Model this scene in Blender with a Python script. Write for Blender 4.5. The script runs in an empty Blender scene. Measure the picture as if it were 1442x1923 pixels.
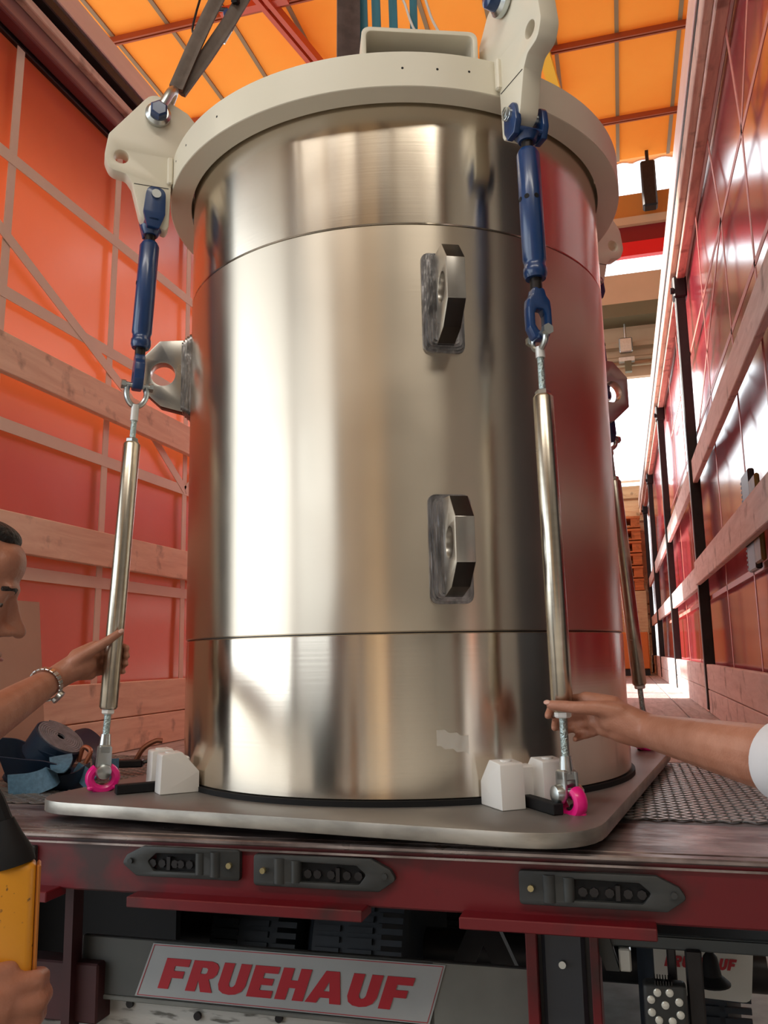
import bpy, bmesh, math, random
from mathutils import Vector, Matrix, Quaternion, noise
random.seed(7)
V = Vector
SC = bpy.context.scene
COL = SC.collection
R = math.radians

# ------------------------------------------------------------------ camera, world, lights, exposure
cd = bpy.data.cameras.new('camera'); cam = bpy.data.objects.new('camera', cd); COL.objects.link(cam)
cd.sensor_fit = 'HORIZONTAL'; cd.sensor_width = 36.0; cd.lens = 1602.2 / 1442 * 36.0
cd.clip_start = 0.02; cd.clip_end = 300
right = V((0.96363667, 0.26652922, -0.01914547)); up = V((0.06222852, -0.15415431, 0.98608522)); fwd = V((-0.25986917, 0.95141927, 0.16513446))
M = Matrix((right, up, -fwd)).transposed().to_4x4(); M.translation = V((0, 0, 0.3666))
cam.matrix_world = M
SC.camera = cam
SC.view_settings.view_transform = 'Standard'; SC.view_settings.look = 'None'
SC.view_settings.exposure = 0.18; SC.view_settings.gamma = 1.0; SC.view_settings.use_curve_mapping = False

w = bpy.data.worlds.new('sky'); SC.world = w; w.use_nodes = True
bg = w.node_tree.nodes['Background']; bg.inputs[0].default_value = (0.88, 0.95, 1.0, 1); bg.inputs[1].default_value = 3.0

def sun(direction, strength, angle, color):
    l = bpy.data.lights.new('sun', 'SUN'); l.energy = strength; l.angle = R(angle); l.color = color
    o = bpy.data.objects.new('sun', l); COL.objects.link(o)
    o.rotation_euler = V(direction).to_track_quat('-Z', 'Y').to_euler()
sun((1.0, -0.22, -0.50), 11.0, 3.0, (1.0, 0.93, 0.82))

def area(name, loc, direction, sx, sy, power, color):
    l = bpy.data.lights.new(name, 'AREA'); l.shape = 'RECTANGLE'; l.size = sx; l.size_y = sy; l.energy = power; l.color = color
    o = bpy.data.objects.new(name, l); COL.objects.link(o); o.location = loc
    o.rotation_euler = V(direction).to_track_quat('-Z', 'Z').to_euler()
    return o
# unseen fill lights added behind the camera to bring in neutral light
area('hall_fill', (1.5, -5.5, 9.2), (-0.1, 0.45, -1), 8.0, 1.2, 330, (1.0, 0.93, 0.82))
area('hall_fill', (-4.5, -5.5, 9.2), (-0.1, 0.45, -1), 6.0, 1.2, 250, (1.0, 0.95, 0.88))

# ------------------------------------------------------------------ materials
def newmat(name):
    m = bpy.data.materials.new(name); m.use_nodes = True
    return m, m.node_tree, m.node_tree.nodes['Principled BSDF']
def rgba(c): return (c[0], c[1], c[2], 1)
def mat(name, c, rough=0.5, metal=0.0, var=0.0, scale=8.0, stretch=(1, 1, 1), c2=None, bump=0.0, bscale=None, coat=0.0, trans=0.0, spec=None, detail=4, sharp=None, rvar=0.0):
    m, nt, b = newmat(name)
    b.inputs['Base Color'].default_value = rgba(c); b.inputs['Roughness'].default_value = rough; b.inputs['Metallic'].default_value = metal
    if coat: b.inputs['Coat Weight'].default_value = coat; b.inputs['Coat Roughness'].default_value = 0.12
    if spec is not None: b.inputs['Specular IOR Level'].default_value = spec
    tc = nt.nodes.new('ShaderNodeTexCoord'); mp = nt.nodes.new('ShaderNodeMapping'); mp.inputs['Scale'].default_value = stretch
    nt.links.new(tc.outputs['Object'], mp.inputs[0])
    if var or c2:
        n = nt.nodes.new('ShaderNodeTexNoise'); n.inputs['Scale'].default_value = scale; n.inputs['Detail'].default_value = detail
        nt.links.new(mp.outputs[0], n.inputs['Vector'])
        r = nt.nodes.new('ShaderNodeValToRGB')
        lo, hi = sharp if sharp else (0.3, 0.7)
        r.color_ramp.elements[0].position = lo; r.color_ramp.elements[1].position = hi
        cc2 = c2 if c2 else tuple(x * (1 - var) for x in c)
        r.color_ramp.elements[0].color = rgba(cc2); r.color_ramp.elements[1].color = rgba(c)
        nt.links.new(n.outputs[0], r.inputs[0]); nt.links.new(r.outputs[0], b.inputs['Base Color'])
        if rvar:
            mr = nt.nodes.new('ShaderNodeMapRange'); mr.inputs['To Min'].default_value = rough + rvar; mr.inputs['To Max'].default_value = rough - rvar
            nt.links.new(n.outputs[0], mr.inputs[0]); nt.links.new(mr.outputs[0], b.inputs['Roughness'])
    if bump:
        n2 = nt.nodes.new('ShaderNodeTexNoise'); n2.inputs['Scale'].default_value = bscale or scale; n2.inputs['Detail'].default_value = 3
        nt.links.new(mp.outputs[0], n2.inputs['Vector'])
        bp = nt.nodes.new('ShaderNodeBump'); bp.inputs['Strength'].default_value = bump; bp.inputs['Distance'].default_value = 0.01
        nt.links.new(n2.outputs[0], bp.inputs['Height']); nt.links.new(bp.outputs[0], b.inputs['Normal'])
    return m

def steel_turned(name, base, r0, r1, aniso, marks=0.0):
    """machined steel: fine rings round the axis, so reflections smear along the axis"""
    m, nt, b = newmat(name); L = nt.links.new; N = nt.nodes.new
    b.inputs['Metallic'].default_value = 1.0
    b.inputs['Anisotropic'].default_value = aniso
    tc = N('ShaderNodeTexCoord')
    # reflections are smeared along the vessel's axis, across the turning grooves
    com = N('ShaderNodeCombineXYZ'); com.inputs[2].default_value = 1.0; L(com.outputs[0], b.inputs['Tangent'])
    mp = N('ShaderNodeMapping'); mp.inputs['Scale'].default_value = (1.2, 1.2, 160); L(tc.outputs['Object'], mp.inputs[0])
    n = N('ShaderNodeTexNoise'); n.inputs['Scale'].default_value = 1.0; n.inputs['Detail'].default_value = 3; L(mp.outputs[0], n.inputs['Vector'])
    mr = N('ShaderNodeMapRange')
    n2 = N('ShaderNodeTexNoise'); n2.inputs['Scale'].default_value = 3.2; n2.inputs['Detail'].default_value = 2; n2.inputs['Distortion'].default_value = 0.2; mr.interpolation_type = 'SMOOTHSTEP'; L(tc.outputs['Object'], n2.inputs['Vector'])
    mr.inputs['From Min'].default_value = 0.25; mr.inputs['From Max'].default_value = 0.75; mr.inputs['To Min'].default_value = r0; mr.inputs['To Max'].default_value = r1
    L(n2.outputs[0], mr.inputs[0]); L(mr.outputs[0], b.inputs['Roughness'])
    rp = N('ShaderNodeValToRGB'); rp.color_ramp.elements[0].position = 0.2; rp.color_ramp.elements[1].position = 0.75; rp.color_ramp.interpolation = 'EASE'
    rp.color_ramp.elements[0].color = rgba(tuple(x * (1 - marks) for x in base)); rp.color_ramp.elements[1].color = rgba(base)
    L(n2.outputs[0], rp.inputs[0]); L(rp.outputs[0], b.inputs['Base Color'])
    bp = N('ShaderNodeBump'); bp.inputs['Strength'].default_value = 0.10; bp.inputs['Distance'].default_value = 0.0006
    L(n.outputs[0], bp.inputs['Height']); L(bp.outputs[0], b.inputs['Normal'])
    return m

def wood(name, c1, c2, stretch, rough=0.75):
    m, nt, b = newmat(name); L = nt.links.new; N = nt.nodes.new
    tc = N('ShaderNodeTexCoord'); mp = N('ShaderNodeMapping'); mp.inputs['Scale'].default_value = stretch; L(tc.outputs['Object'], mp.inputs[0])
    n = N('ShaderNodeTexNoise'); n.inputs['Scale'].default_value = 3; n.inputs['Detail'].default_value = 8; n.inputs['Roughness'].default_value = 0.65; n.inputs['Distortion'].default_value = 0.6
    L(mp.outputs[0], n.inputs['Vector'])
    r = N('ShaderNodeValToRGB'); r.color_ramp.elements[0].position = 0.32; r.color_ramp.elements[1].position = 0.62
    r.color_ramp.elements[0].color = rgba(c2); r.color_ramp.elements[1].color = rgba(c1)
    L(n.outputs[0], r.inputs[0])
    v = N('ShaderNodeTexNoise'); v.inputs['Scale'].default_value = 9; v.inputs['Detail'].default_value = 5; L(tc.outputs['Object'], v.inputs['Vector'])
    r2 = N('ShaderNodeValToRGB'); r2.color_ramp.elements[0].position = 0.30; r2.color_ramp.elements[1].position = 0.42
    r2.color_ramp.elements[0].color = (0.30, 0.25, 0.22, 1); r2.color_ramp.elements[1].color = (1, 1, 1, 1); L(v.outputs[0], r2.inputs[0])
    mx = N('ShaderNodeMix'); mx.data_type = 'RGBA'; mx.blend_type = 'MULTIPLY'; mx.inputs[0].default_value = 0.6
    L(r.outputs[0], mx.inputs[6]); L(r2.outputs[0], mx.inputs[7]); L(mx.outputs[2], b.inputs['Base Color'])
    b.inputs['Roughness'].default_value = rough
    bp = N('ShaderNodeBump'); bp.inputs['Strength'].default_value = 0.25; bp.inputs['Distance'].default_value = 0.004
    L(n.outputs[0], bp.inputs['Height']); L(bp.outputs[0], b.inputs['Normal'])
    return m

def tarp(name, c, rough, translucency, coat=0.0, bstr=0.15, tc_=None):
    m, nt, b = newmat(name); L = nt.links.new; N = nt.nodes.new
    b.inputs['Base Color'].default_value = rgba(c); b.inputs['Roughness'].default_value = rough
    b.inputs['Coat Weight'].default_value = coat; b.inputs['Coat Roughness'].default_value = 0.16
    tc = N('ShaderNodeTexCoord'); n = N('ShaderNodeTexNoise'); n.inputs['Scale'].default_value = 1.6; n.inputs['Detail'].default_value = 3; L(tc.outputs['Object'], n.inputs['Vector'])
    bp = N('ShaderNodeBump'); bp.inputs['Strength'].default_value = bstr; bp.inputs['Distance'].default_value = 0.08
    L(n.outputs[0], bp.inputs['Height']); L(bp.outputs[0], b.inputs['Normal'])
    if translucency:
        t = N('ShaderNodeBsdfTranslucent'); t.inputs[0].default_value = rgba(tc_ or c)
        mx = N('ShaderNodeMixShader'); mx.inputs[0].default_value = translucency
        out = nt.nodes['Material Output']
        L(b.outputs[0], mx.inputs[1]); L(t.outputs[0], mx.inputs[2]); L(mx.outputs[0], out.inputs[0])
    return m

STEEL_MID = steel_turned('dull_turned_steel', (0.66, 0.585, 0.48), 0.28, 0.345, 0.82, 0.07)
STEEL_BAND = steel_turned('bright_turned_steel', (0.74, 0.665, 0.56), 0.15, 0.22, 0.85, 0.04)
STEEL_LUG = mat('milled_steel', (0.58, 0.56, 0.52), 0.30, 1.0, 0.25, 14, rvar=0.08)
CHAMF = mat('dark_chamfer', (0.05, 0.042, 0.038), 0.35, 0.8)  # dark tone for the sloped faces of the lifting eyes
WELD = mat('weld_bead', (0.52, 0.51, 0.52), 0.34, 1.0, 0.72, 50, stretch=(1, 1, .25), bump=0.5, bscale=70)
STEEL_PLATE = mat('mill_scale_plate', (0.30, 0.285, 0.27), 0.48, 0.65, 0.25, 3.0, rvar=0.06, bump=0.05)
PLATE_EDGE = mat('flame_cut_edge', (0.50, 0.47, 0.42), 0.42, 0.8, 0.5, 9, stretch=(1, 1, 3))
CREAM = mat('cream_paint', (0.76, 0.71, 0.58), 0.38, 0, 0.05, 3)
BLUE = mat('blue_enamel', (0.006, 0.042, 0.155), 0.32, 0, 0.2, 20, coat=0.4)
ZINC = mat('zinc', (0.62, 0.66, 0.66), 0.30, 1.0, 0.15, 30)
ZROD = mat('zinc_thread', (0.45, 0.55, 0.55), 0.35, 1.0, 0.2, 20, bump=0.5, bscale=200)
TUBE = mat('drawn_tube', (0.60, 0.55, 0.46), 0.26, 1.0, 0.16, 4, stretch=(4, 4, 14), rvar=0.03)
DARKTHREAD = mat('greasy_thread', (0.025, 0.02, 0.018), 0.4, 0.6)
PINK = mat('pink_powder_coat', (0.90, 0.008, 0.25), 0.32, 0, 0, coat=0.3)
BLACK = mat('black_rubber', (0.009, 0.009, 0.010), 0.65, spec=0.25)
NYLON = mat('white_nylon', (0.80, 0.79, 0.77), 0.32, 0, 0.03, 4)
RED_L = tarp('red_curtain_left', (0.46, 0.009, 0.018), 0.34, 0.105, 0.4, tc_=(0.90, 0.20, 0.06))
RED_R = tarp('red_curtain_right', (0.43, 0.036, 0.058), 0.16, 0.05, 1.0, 0.05)
WEB = mat('curtain_webbing', (0.82, 0.68, 0.56), 0.5, 0, 0.08, 6)
WEB_R = mat('curtain_webbing_pale', (0.62, 0.22, 0.18), 0.4, 0, 0.08, 6)
WOODL = wood('pine_board_worn', (0.95, 0.72, 0.56), (0.80, 0.55, 0.41), (14, 1.0, 9))
WOODR = wood('pine_board_pale', (0.88, 0.77, 0.74), (0.72, 0.60, 0.57), (14, 1.0, 9))
WOODF = wood('deck_boards', (0.56, 0.49, 0.49), (0.38, 0.32, 0.32), (9, 0.8, 4))
WOODX = wood('far_boards', (0.92, 0.76, 0.48), (0.75, 0.50, 0.26), (1.0, 8, 9))  # tone raised to stand in for sunlight on the headboard
ALU = mat('anodised_rail', (0.85, 0.72, 0.69), 0.35, 0.3, 0.12, 3, stretch=(6, .4, 6))
RAILW = wood('rail_board', (0.80, 0.58, 0.48), (0.55, 0.36, 0.30), (8, 1, 8))
DARKM = mat('dark_steel', (0.03, 0.028, 0.03), 0.40, 0.5, 0.3, 20)
GREYM = mat('grey_steel', (0.062, 0.066, 0.066), 0.5, 0.4, 0.45, 9)
REDM = mat('worn_red_chassis_paint', (0.145, 0.003, 0.008), 0.45, 0, 0.0, 5.0, c2=(0.035, 0.012, 0.012), sharp=(0.36, 0.52), detail=7)
REDD = mat('shade_darkened_red', (0.055, 0.008, 0.010), 0.6, 0, 0.4, 8)  # red darkened to stand in for the shade under the beam
DECKM = mat('worn_steel_deck', (0.40, 0.345, 0.335), 0.30, 0.55, 0, 6, stretch=(1, 2.6, 1), c2=(0.11, 0.072, 0.066), rvar=0.10, bump=0.25, bscale=14, detail=9, sharp=(.40, .60))
CONC = mat('concrete', (0.36, 0.355, 0.335), 0.8, 0, 0, 5.0, c2=(0.17, 0.165, 0.155), detail=9, bump=0.2)
HALLC = mat('hall_render', (0.46, 0.41, 0.33), 0.8, 0, 0.15, 1.0)
GREYW = mat('hall_grey', (0.30, 0.29, 0.27), 0.8, 0, 0.15, 1.0)
BEIGE = mat('gate_beam_beige', (0.66, 0.42, 0.26), 0.6, 0, 0.1, 2)
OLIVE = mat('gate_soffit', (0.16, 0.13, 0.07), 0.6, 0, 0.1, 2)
REDB = mat('gate_band_red', (0.80, 0.006, 0.012), 0.4)
DREDB = mat('gate_band_dark_red', (0.22, 0.003, 0.008), 0.4)
WARMW = mat('hall_warm_render', (0.70, 0.50, 0.30), 0.8, 0, 0.12, 1.0)
ADDED_BROWN = mat('added_bar_brown', (0.12, 0.055, 0.035), 0.5)
RUST = mat('purlin_rust', (0.38, 0.07, 0.02), 0.5)
REDBEAM = mat('roof_brace_red', (0.55, 0.06, 0.02), 0.4, coat=.2)
YELBEAM = mat('roof_brace_yellow', (0.95, 0.50, 0.02), 0.4)
SEAM = mat('roof_seam', (0.30, 0.19, 0.10), 0.6)
TEAL = mat('teal_webbing', (0.02, 0.17, 0.23), 0.6, 0, 0.3, 60, stretch=(1, 1, .1))
BROWNW = mat('brown_webbing', (0.13, 0.085, 0.075), 0.6, 0, 0.45, 22, bump=0.3)
BROWN2 = mat('grey_brown_sling', (0.16, 0.115, 0.09), 0.55, 0, 0.35, 22, bump=0.3)
STRAPB = mat('blue_webbing', (0.010, 0.028, 0.062), 0.5, 0, 0.2, 30)
STRAPL = mat('light_blue_webbing', (0.10, 0.22, 0.33), 0.5, 0, 0.35, 30, stretch=(3, 3, 3))
STRAPE = mat('webbing_roll_edge', (0.20, 0.20, 0.23), 0.6, 0, 0.4, 50)
SKIN = mat('skin', (0.45, 0.205, 0.135), 0.45, 0, 0, 30, c2=(0.37, 0.15, 0.09), bump=0.12, bscale=220, detail=6)
HAIR = mat('black_hair', (0.010, 0.008, 0.008), 0.5, 0, 0.3, 80, bump=0.7, bscale=160)
SHIRTD = mat('black_cloth', (0.012, 0.014, 0.018), 0.8, 0, 0.2, 20, bump=0.2)
SHIRTW = mat('white_cloth', (0.72, 0.72, 0.76), 0.8, 0, 0.05, 8, bump=0.3, bscale=14)
JEANS = mat('work_trousers', (0.03, 0.04, 0.07), 0.8, 0, 0.2, 20)
SHOE = mat('work_boot', (0.02, 0.018, 0.016), 0.5)
NAIL = mat('fingernail', (0.62, 0.36, 0.29), 0.3)
EYEW = mat('eye_white', (0.35, 0.32, 0.30), 0.25); EYED = mat('eye_iris', (0.03, 0.02, 0.015), 0.2)
LIP = mat('lips', (0.36, 0.12, 0.10), 0.4)
YEL = mat('yellow_plastic', (0.72, 0.30, 0.012), 0.4, 0, 0, 90, c2=(0.16, 0.07, 0.02), sharp=(0.28, 0.34), coat=0.2)
YEL2 = mat('dirty_yellow', (0.22, 0.13, 0.02), 0.5, 0, 0.5, 20)
SIGNW = mat('sign_white', (0.36, 0.38, 0.385), 0.5, 0, 0.12, 7)
SIGNR = mat('sign_red', (0.40, 0.008, 0.02), 0.5)
PANELG = mat('bumper_grey', (0.095, 0.10, 0.097), 0.45, 0.3, 0.25, 5)
PANELL = mat('bumper_grey_bare', (0.20, 0.205, 0.19), 0.5, 0.3, 0.25, 8)
TYRE = mat('tyre_rubber', (0.018, 0.024, 0.034), 0.6, 0, 0.3, 20)
FLAP = mat('flap_white', (0.64, 0.64, 0.60), 0.5, 0, 0.1, 8)
PALLET = wood('pallet_wood', (0.85, 0.30, 0.10), (0.55, 0.17, 0.05), (1, 8, 9))
LED = mat('led_lens', (0.75, 0.75, 0.68), 0.15, 0.3)
PLY = mat('plywood_face', (0.60, 0.40, 0.29), 0.6, 0, 0.1, 5)
def clear_tape():
    m, nt, b = newmat('clear_tape'); L = nt.links.new; N = nt.nodes.new
    b.inputs['Base Color'].default_value = (.85, .85, .82, 1); b.inputs['Roughness'].default_value = 0.18; b.inputs['Alpha'].default_value = 0.25
    return m
TAPE = clear_tape()

# translucent roof sheet: daylight comes through it
m, nt, b = newmat('orange_roof_sheet')
nt.nodes.remove(b)
t = nt.nodes.new('ShaderNodeBsdfTranslucent'); d = nt.nodes.new('ShaderNodeBsdfDiffuse'); mx = nt.nodes.new('ShaderNodeMixShader'); mx.inputs[0].default_value = 0.22
tc = nt.nodes.new('ShaderNodeTexCoord'); n = nt.nodes.new('ShaderNodeTexNoise'); n.inputs['Scale'].default_value = 0.5; n.inputs['Detail'].default_value = 5
nt.links.new(tc.outputs['Object'], n.inputs['Vector'])
r = nt.nodes.new('ShaderNodeValToRGB'); r.color_ramp.elements[0].position = 0.3; r.color_ramp.elements[1].position = 0.7
r.color_ramp.elements[0].color = (0.88, 0.37, 0.07, 1); r.color_ramp.elements[1].color = (0.92, 0.46, 0.10, 1)
nt.links.new(n.outputs[0], r.inputs[0]); nt.links.new(r.outputs[0], t.inputs[0]); nt.links.new(r.outputs[0], d.inputs[0])
nt.links.new(d.outputs[0], mx.inputs[1]); nt.links.new(t.outputs[0], mx.inputs[2]); nt.links.new(mx.outputs[0], nt.nodes['Material Output'].inputs[0])
ROOF = m

# ------------------------------------------------------------------ helpers
def tag(o, label=None, cat=None, group=None, kind=None):
    if label: o['label'] = label
    if cat: o['category'] = cat
    if group: o['group'] = group
    if kind: o['kind'] = kind
    return o
def empty(name, loc, label=None, cat=None, group=None):
    o = bpy.data.objects.new(name, None); COL.objects.link(o); o.location = loc; o.empty_display_size = 0.05
    return tag(o, label, cat, group)
def setparent(o, p):
    """all parts are modelled in world coordinates; parents only carry a location"""
    o.parent = p
    o.matrix_parent_inverse = Matrix.Translation(-p.location) if p.type == 'EMPTY' else Matrix()
def link(name, me, m, parent=None, smooth=35):
    if m is not None:
        me.materials.clear()
        for q in (m if isinstance(m, (list, tuple)) else [m]): me.materials.append(q)
    if smooth:
        for p in me.polygons: p.use_smooth = True
        if smooth < 180: me.set_sharp_from_angle(angle=R(smooth))
    o = bpy.data.objects.new(name, me); COL.objects.link(o)
    if parent: setparent(o, parent)
    return o
def obj(name, bm, m, parent=None, smooth=35):
    me = bpy.data.meshes.new(name); bmesh.ops.recalc_face_normals(bm, faces=bm.faces); bm.to_mesh(me); bm.free()
    return link(name, me, m, parent, smooth)
def BM(): return bmesh.new()
def bx(bm, lo, hi, bev=0.0, Mx=None, seg=1):
    lo = V(lo); hi = V(hi); c = (lo + hi) / 2; s = hi - lo
    r = bmesh.ops.create_cube(bm, size=1.0, matrix=Matrix.Translation(c) @ Matrix.Diagonal((abs(s.x), abs(s.y), abs(s.z), 1)))
    vs = r['verts']
    if bev:
        es = list({e for v in vs for e in v.link_edges})
        rr = bmesh.ops.bevel(bm, geom=es, offset=min(bev, 0.45 * min(abs(s.x), abs(s.y), abs(s.z))), segments=seg, affect='EDGES', profile=0.5)
        vs = list({v for f in rr['faces'] for v in f.verts} | {v for v in vs if v.is_valid})
    if Mx is not None: bmesh.ops.transform(bm, matrix=Mx, verts=[v for v in vs if v.is_valid])
def frame(zdir, xhint=None):
    z = V(zdir).normalized(); x = V(xhint) if xhint is not None else (V((0, 0, 1)) if abs(z.z) < 0.9 else V((1, 0, 0)))
    x = (x - z * x.dot(z)).normalized(); y = z.cross(x)
    return Matrix((x, y, z)).transposed()
def rev(bm, A, B, prof, seg=24, xhint=None, caps=True):
    """revolve a profile [(t in metres from A, radius)] about A->B"""
    A = V(A); F = frame(V(B) - A, xhint); rings = []
    for t, rr in prof:
        rings.append([bm.verts.new(A + F @ V((rr * math.cos(2 * math.pi * k / seg), rr * math.sin(2 * math.pi * k / seg), t))) for k in range(seg)])
    for a, b_ in zip(rings[:-1], rings[1:]):
        for k in range(seg): bm.faces.new((a[k], a[(k + 1) % seg], b_[(k + 1) % seg], b_[k]))
    if caps: bm.faces.new(rings[0][::-1]); bm.faces.new(rings[-1])
def cyl(bm, A, B, r, r2=None, seg=20, xhint=None):
    rev(bm, A, B, [(0, r), ((V(B) - V(A)).length, r if r2 is None else r2)], seg, xhint)
def sweep(bm, pts, prof, hint=(0, 0, 1), closed=False, caps=True):
    """sweep a closed 2D profile (list of (x,y)) along points; hint gives local y"""
    pts = [V(p) for p in pts]; rings = []; n = len(pts)
    for i, p in enumerate(pts):
        if closed: t = (pts[(i + 1) % n] - pts[i - 1]).normalized()
        else: t = (pts[min(i + 1, n - 1)] - pts[max(i - 1, 0)]).normalized()
        h = V(hint[i]) if isinstance(hint, list) else V(hint)
        y = (h - t * h.dot(t)).normalized(); x = y.cross(t)
        rings.append([bm.verts.new(p + x * a + y * b_) for a, b_ in prof])
    k = len(prof); R_ = range(n if closed else n - 1)
    for i in R_:
        a, b_ = rings[i], rings[(i + 1) % n]
        for j in range(k): bm.faces.new((a[j], a[(j + 1) % k], b_[(j + 1) % k], b_[j]))
    if not closed and caps: bm.faces.new(rings[0][::-1]); bm.faces.new(rings[-1])
def rprof(r, k=10): return [(r * math.cos(2 * math.pi * i / k), r * math.sin(2 * math.pi * i / k)) for i in range(k)]
def bprof(a, b_): return [(-a / 2, -b_ / 2), (a / 2, -b_ / 2), (a / 2, b_ / 2), (-a / 2, b_ / 2)]
def smoothpts(pts, n=6):
    """Catmull-Rom through points"""
    P = [V(p) for p in pts]; P = [P[0] * 2 - P[1]] + P + [P[-1] * 2 - P[-2]]; out = []
    for i in range(1, len(P) - 2):
        for k in range(n):
            t = k / n; a, b_, c, d_ = P[i - 1], P[i], P[i + 1], P[i + 2]
            out.append(0.5 * ((2 * b_) + (c - a) * t + (2 * a - 5 * b_ + 4 * c - d_) * t * t + (3 * b_ - a - 3 * c + d_) * t ** 3))
    out.append(P[-2]); return out
def circ2(cx, cy, r, n=20): return [(cx + r * math.cos(2 * math.pi * k / n), cy + r * math.sin(2 * math.pi * k / n)) for k in range(n)]
def rounded(pts, rad, n=5):
    """round the corners of a polygon; rad a number or a list"""
    out = []; N_ = len(pts)
    for i, p in enumerate(pts):
        r_ = rad[i] if isinstance(rad, (list, tuple)) else rad
        p = V(p).to_2d(); a = V(pts[i - 1]).to_2d(); c = V(pts[(i + 1) % N_]).to_2d()
        if r_ <= 0: out.append(tuple(p)); continue
        u = (a - p); v_ = (c - p); lu, lv = u.length, v_.length; u.normalize(); v_.normalize()
        ang = math.acos(max(-1, min(1, u.dot(v_)))); d_ = min(r_ / math.tan(ang / 2), lu * .48, lv * .48)
        s, e = p + u * d_, p + v_ * d_
        for k in range(n + 1):
            t = k / n; q = s * (1 - t) ** 2 + p * 2 * t * (1 - t) + e * t * t; out.append((q.x, q.y))
    return out
def plate_mesh(polys, thick, Mx, bevel=0.0):
    """flat plate with holes, local z is the thickness (centred)"""
    cu = bpy.data.curves.new('c', 'CURVE'); cu.dimensions = '2D'; cu.fill_mode = 'BOTH'
    for poly in polys:
        s = cu.splines.new('POLY'); s.points.add(len(poly) - 1)
        for i, q in enumerate(poly): s.points[i].co = (q[0], q[1], 0, 1)
        s.use_cyclic_u = True
    cu.extrude = max(thick / 2 - bevel, 1e-5); cu.bevel_depth = bevel; cu.bevel_resolution = 1; cu.offset = -bevel
    o = bpy.data.objects.new('c', cu); COL.objects.link(o)
    dg = bpy.context.evaluated_depsgraph_get(); me = bpy.data.meshes.new_from_object(o.evaluated_get(dg))
    bpy.data.objects.remove(o); bpy.data.curves.remove(cu)
    me.transform(Mx)
    b2 = bmesh.new(); b2.from_mesh(me); bmesh.ops.remove_doubles(b2, verts=b2.verts, dist=1e-5); bmesh.ops.recalc_face_normals(b2, faces=b2.faces); b2.to_mesh(me); b2.free()
    return me
def plate(name, polys, thick, Mx, m, parent=None, bevel=0.0, smooth=35):
    return link(name, plate_mesh(polys, thick, Mx, bevel), m, parent, smooth)
def MX(origin, x, y):
    x = V(x).normalized(); y = V(y); y = (y - x * y.dot(x)).normalized(); z = x.cross(y)
    m_ = Matrix((x, y, z)).transposed().to_4x4(); m_.translation = V(origin); return m_
def blob(name, parts, voxel, m, parent=None, smoothit=4, extra=None):
    """one continuous surface from chains [(point, radius), ...] and ellipsoids ('e', centre, (rx,ry,rz), matrix)"""
    bm = BM()
    for p in parts:
        if p[0] == 'e':
            mm = Matrix.Translation(V(p[1])) @ (p[3].to_4x4() if len(p) > 3 and p[3] is not None else Matrix()) @ Matrix.Diagonal((*p[2], 1))
            bmesh.ops.create_icosphere(bm, subdivisions=3, radius=1.0, matrix=mm)
        else:
            for i, (q, r_) in enumerate(p):
                bmesh.ops.create_icosphere(bm, subdivisions=2, radius=r_, matrix=Matrix.Translation(V(q)))
                if i:
                    q0, r0 = p[i - 1]
                    if (V(q) - V(q0)).length > 1e-4: cyl(bm, q0, q, r0, r_, 14)
    bmesh.ops.recalc_face_normals(bm, faces=bm.faces)
    me = bpy.data.meshes.new(name); bm.to_mesh(me); bm.free()
    o = bpy.data.objects.new(name, me); COL.objects.link(o)
    rm = o.modifiers.new('r', 'REMESH'); rm.mode = 'VOXEL'; rm.voxel_size = voxel; rm.adaptivity = 0
    sm = o.modifiers.new('s', 'SMOOTH'); sm.factor = 0.5; sm.iterations = smoothit
    dg = bpy.context.evaluated_depsgraph_get(); me2 = bpy.data.meshes.new_from_object(o.evaluated_get(dg))
    bpy.data.objects.remove(o); bpy.data.meshes.remove(me); me2.name = name
    return link(name, me2, m, parent, 180)
def lerp(a, b_, t): return V(a) * (1 - t) + V(b_) * t

# ------------------------------------------------------------------ the hall: ground, roof, walls
bm = BM(); bx(bm, (-30, -20, -1.3), (25, 60, -1.2)); tag(obj('floor', bm, CONC, smooth=0), kind='structure')
bm = BM(); bx(bm, (-9, 2.0, 9.50), (7.5, 15.5, 9.53)); tag(obj('ceiling', bm, ROOF, smooth=0), kind='structure')
bm = BM()
for i in range(-10, 8):
    if i == 99: continue
    x = 0.482 + i * 0.90; bx(bm, (x - 0.03, 2.0, 9.47), (x + 0.03, 15.5, 9.50))
tag(obj('trim_1', bm, SEAM, smooth=0), kind='structure')
bm = BM()
bm2 = BM(); bx(bm2, (-9, -12, 9.45), (7.5, 2.0, 9.6)); tag(obj('trim_20', bm2, WARMW, smooth=0), kind='structure')
for i in range(-4, 2):
    y = 12.0 + i * 2.094
    bx(bm, (-9, y - 0.045, 9.38), (7.5, y - 0.015, 9.47)); bx(bm, (-9, y + 0.015, 9.38), (7.5, y + 0.045, 9.47))
tag(obj('trim_2', bm, RUST, smooth=0), kind='structure')
def bar(name, A, B, wd, ht, m, hint=(0, 0, 1)):
    bm = BM(); sweep(bm, [A, B], bprof(wd, ht), hint); return obj(name, bm, m, smooth=0)
bm = BM(); sweep(bm, [(-4.36, 9.2, 9.3), (-3.62, 13.2, 9.3)], bprof(0.07, 0.14)); sweep(bm, [(-4.24, 9.2, 9.3), (-3.50, 13.2, 9.3)], bprof(0.07, 0.14)); sweep(bm, [(-4.9, 9.75, 9.33), (-3.9, 9.75, 9.33)], bprof(0.12, 0.1))
tag(obj('roof_brace', bm, REDBEAM, smooth=0), 'red steel double brace slanting under the orange roof left of centre', 'beam')
tag(bar('roof_brace', (-0.86, 9.2, 9.3), (-0.45, 13.2, 9.3), 0.17, 0.10, YELBEAM), 'bright yellow steel brace under the orange roof behind the right lifting lug', 'beam')
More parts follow.
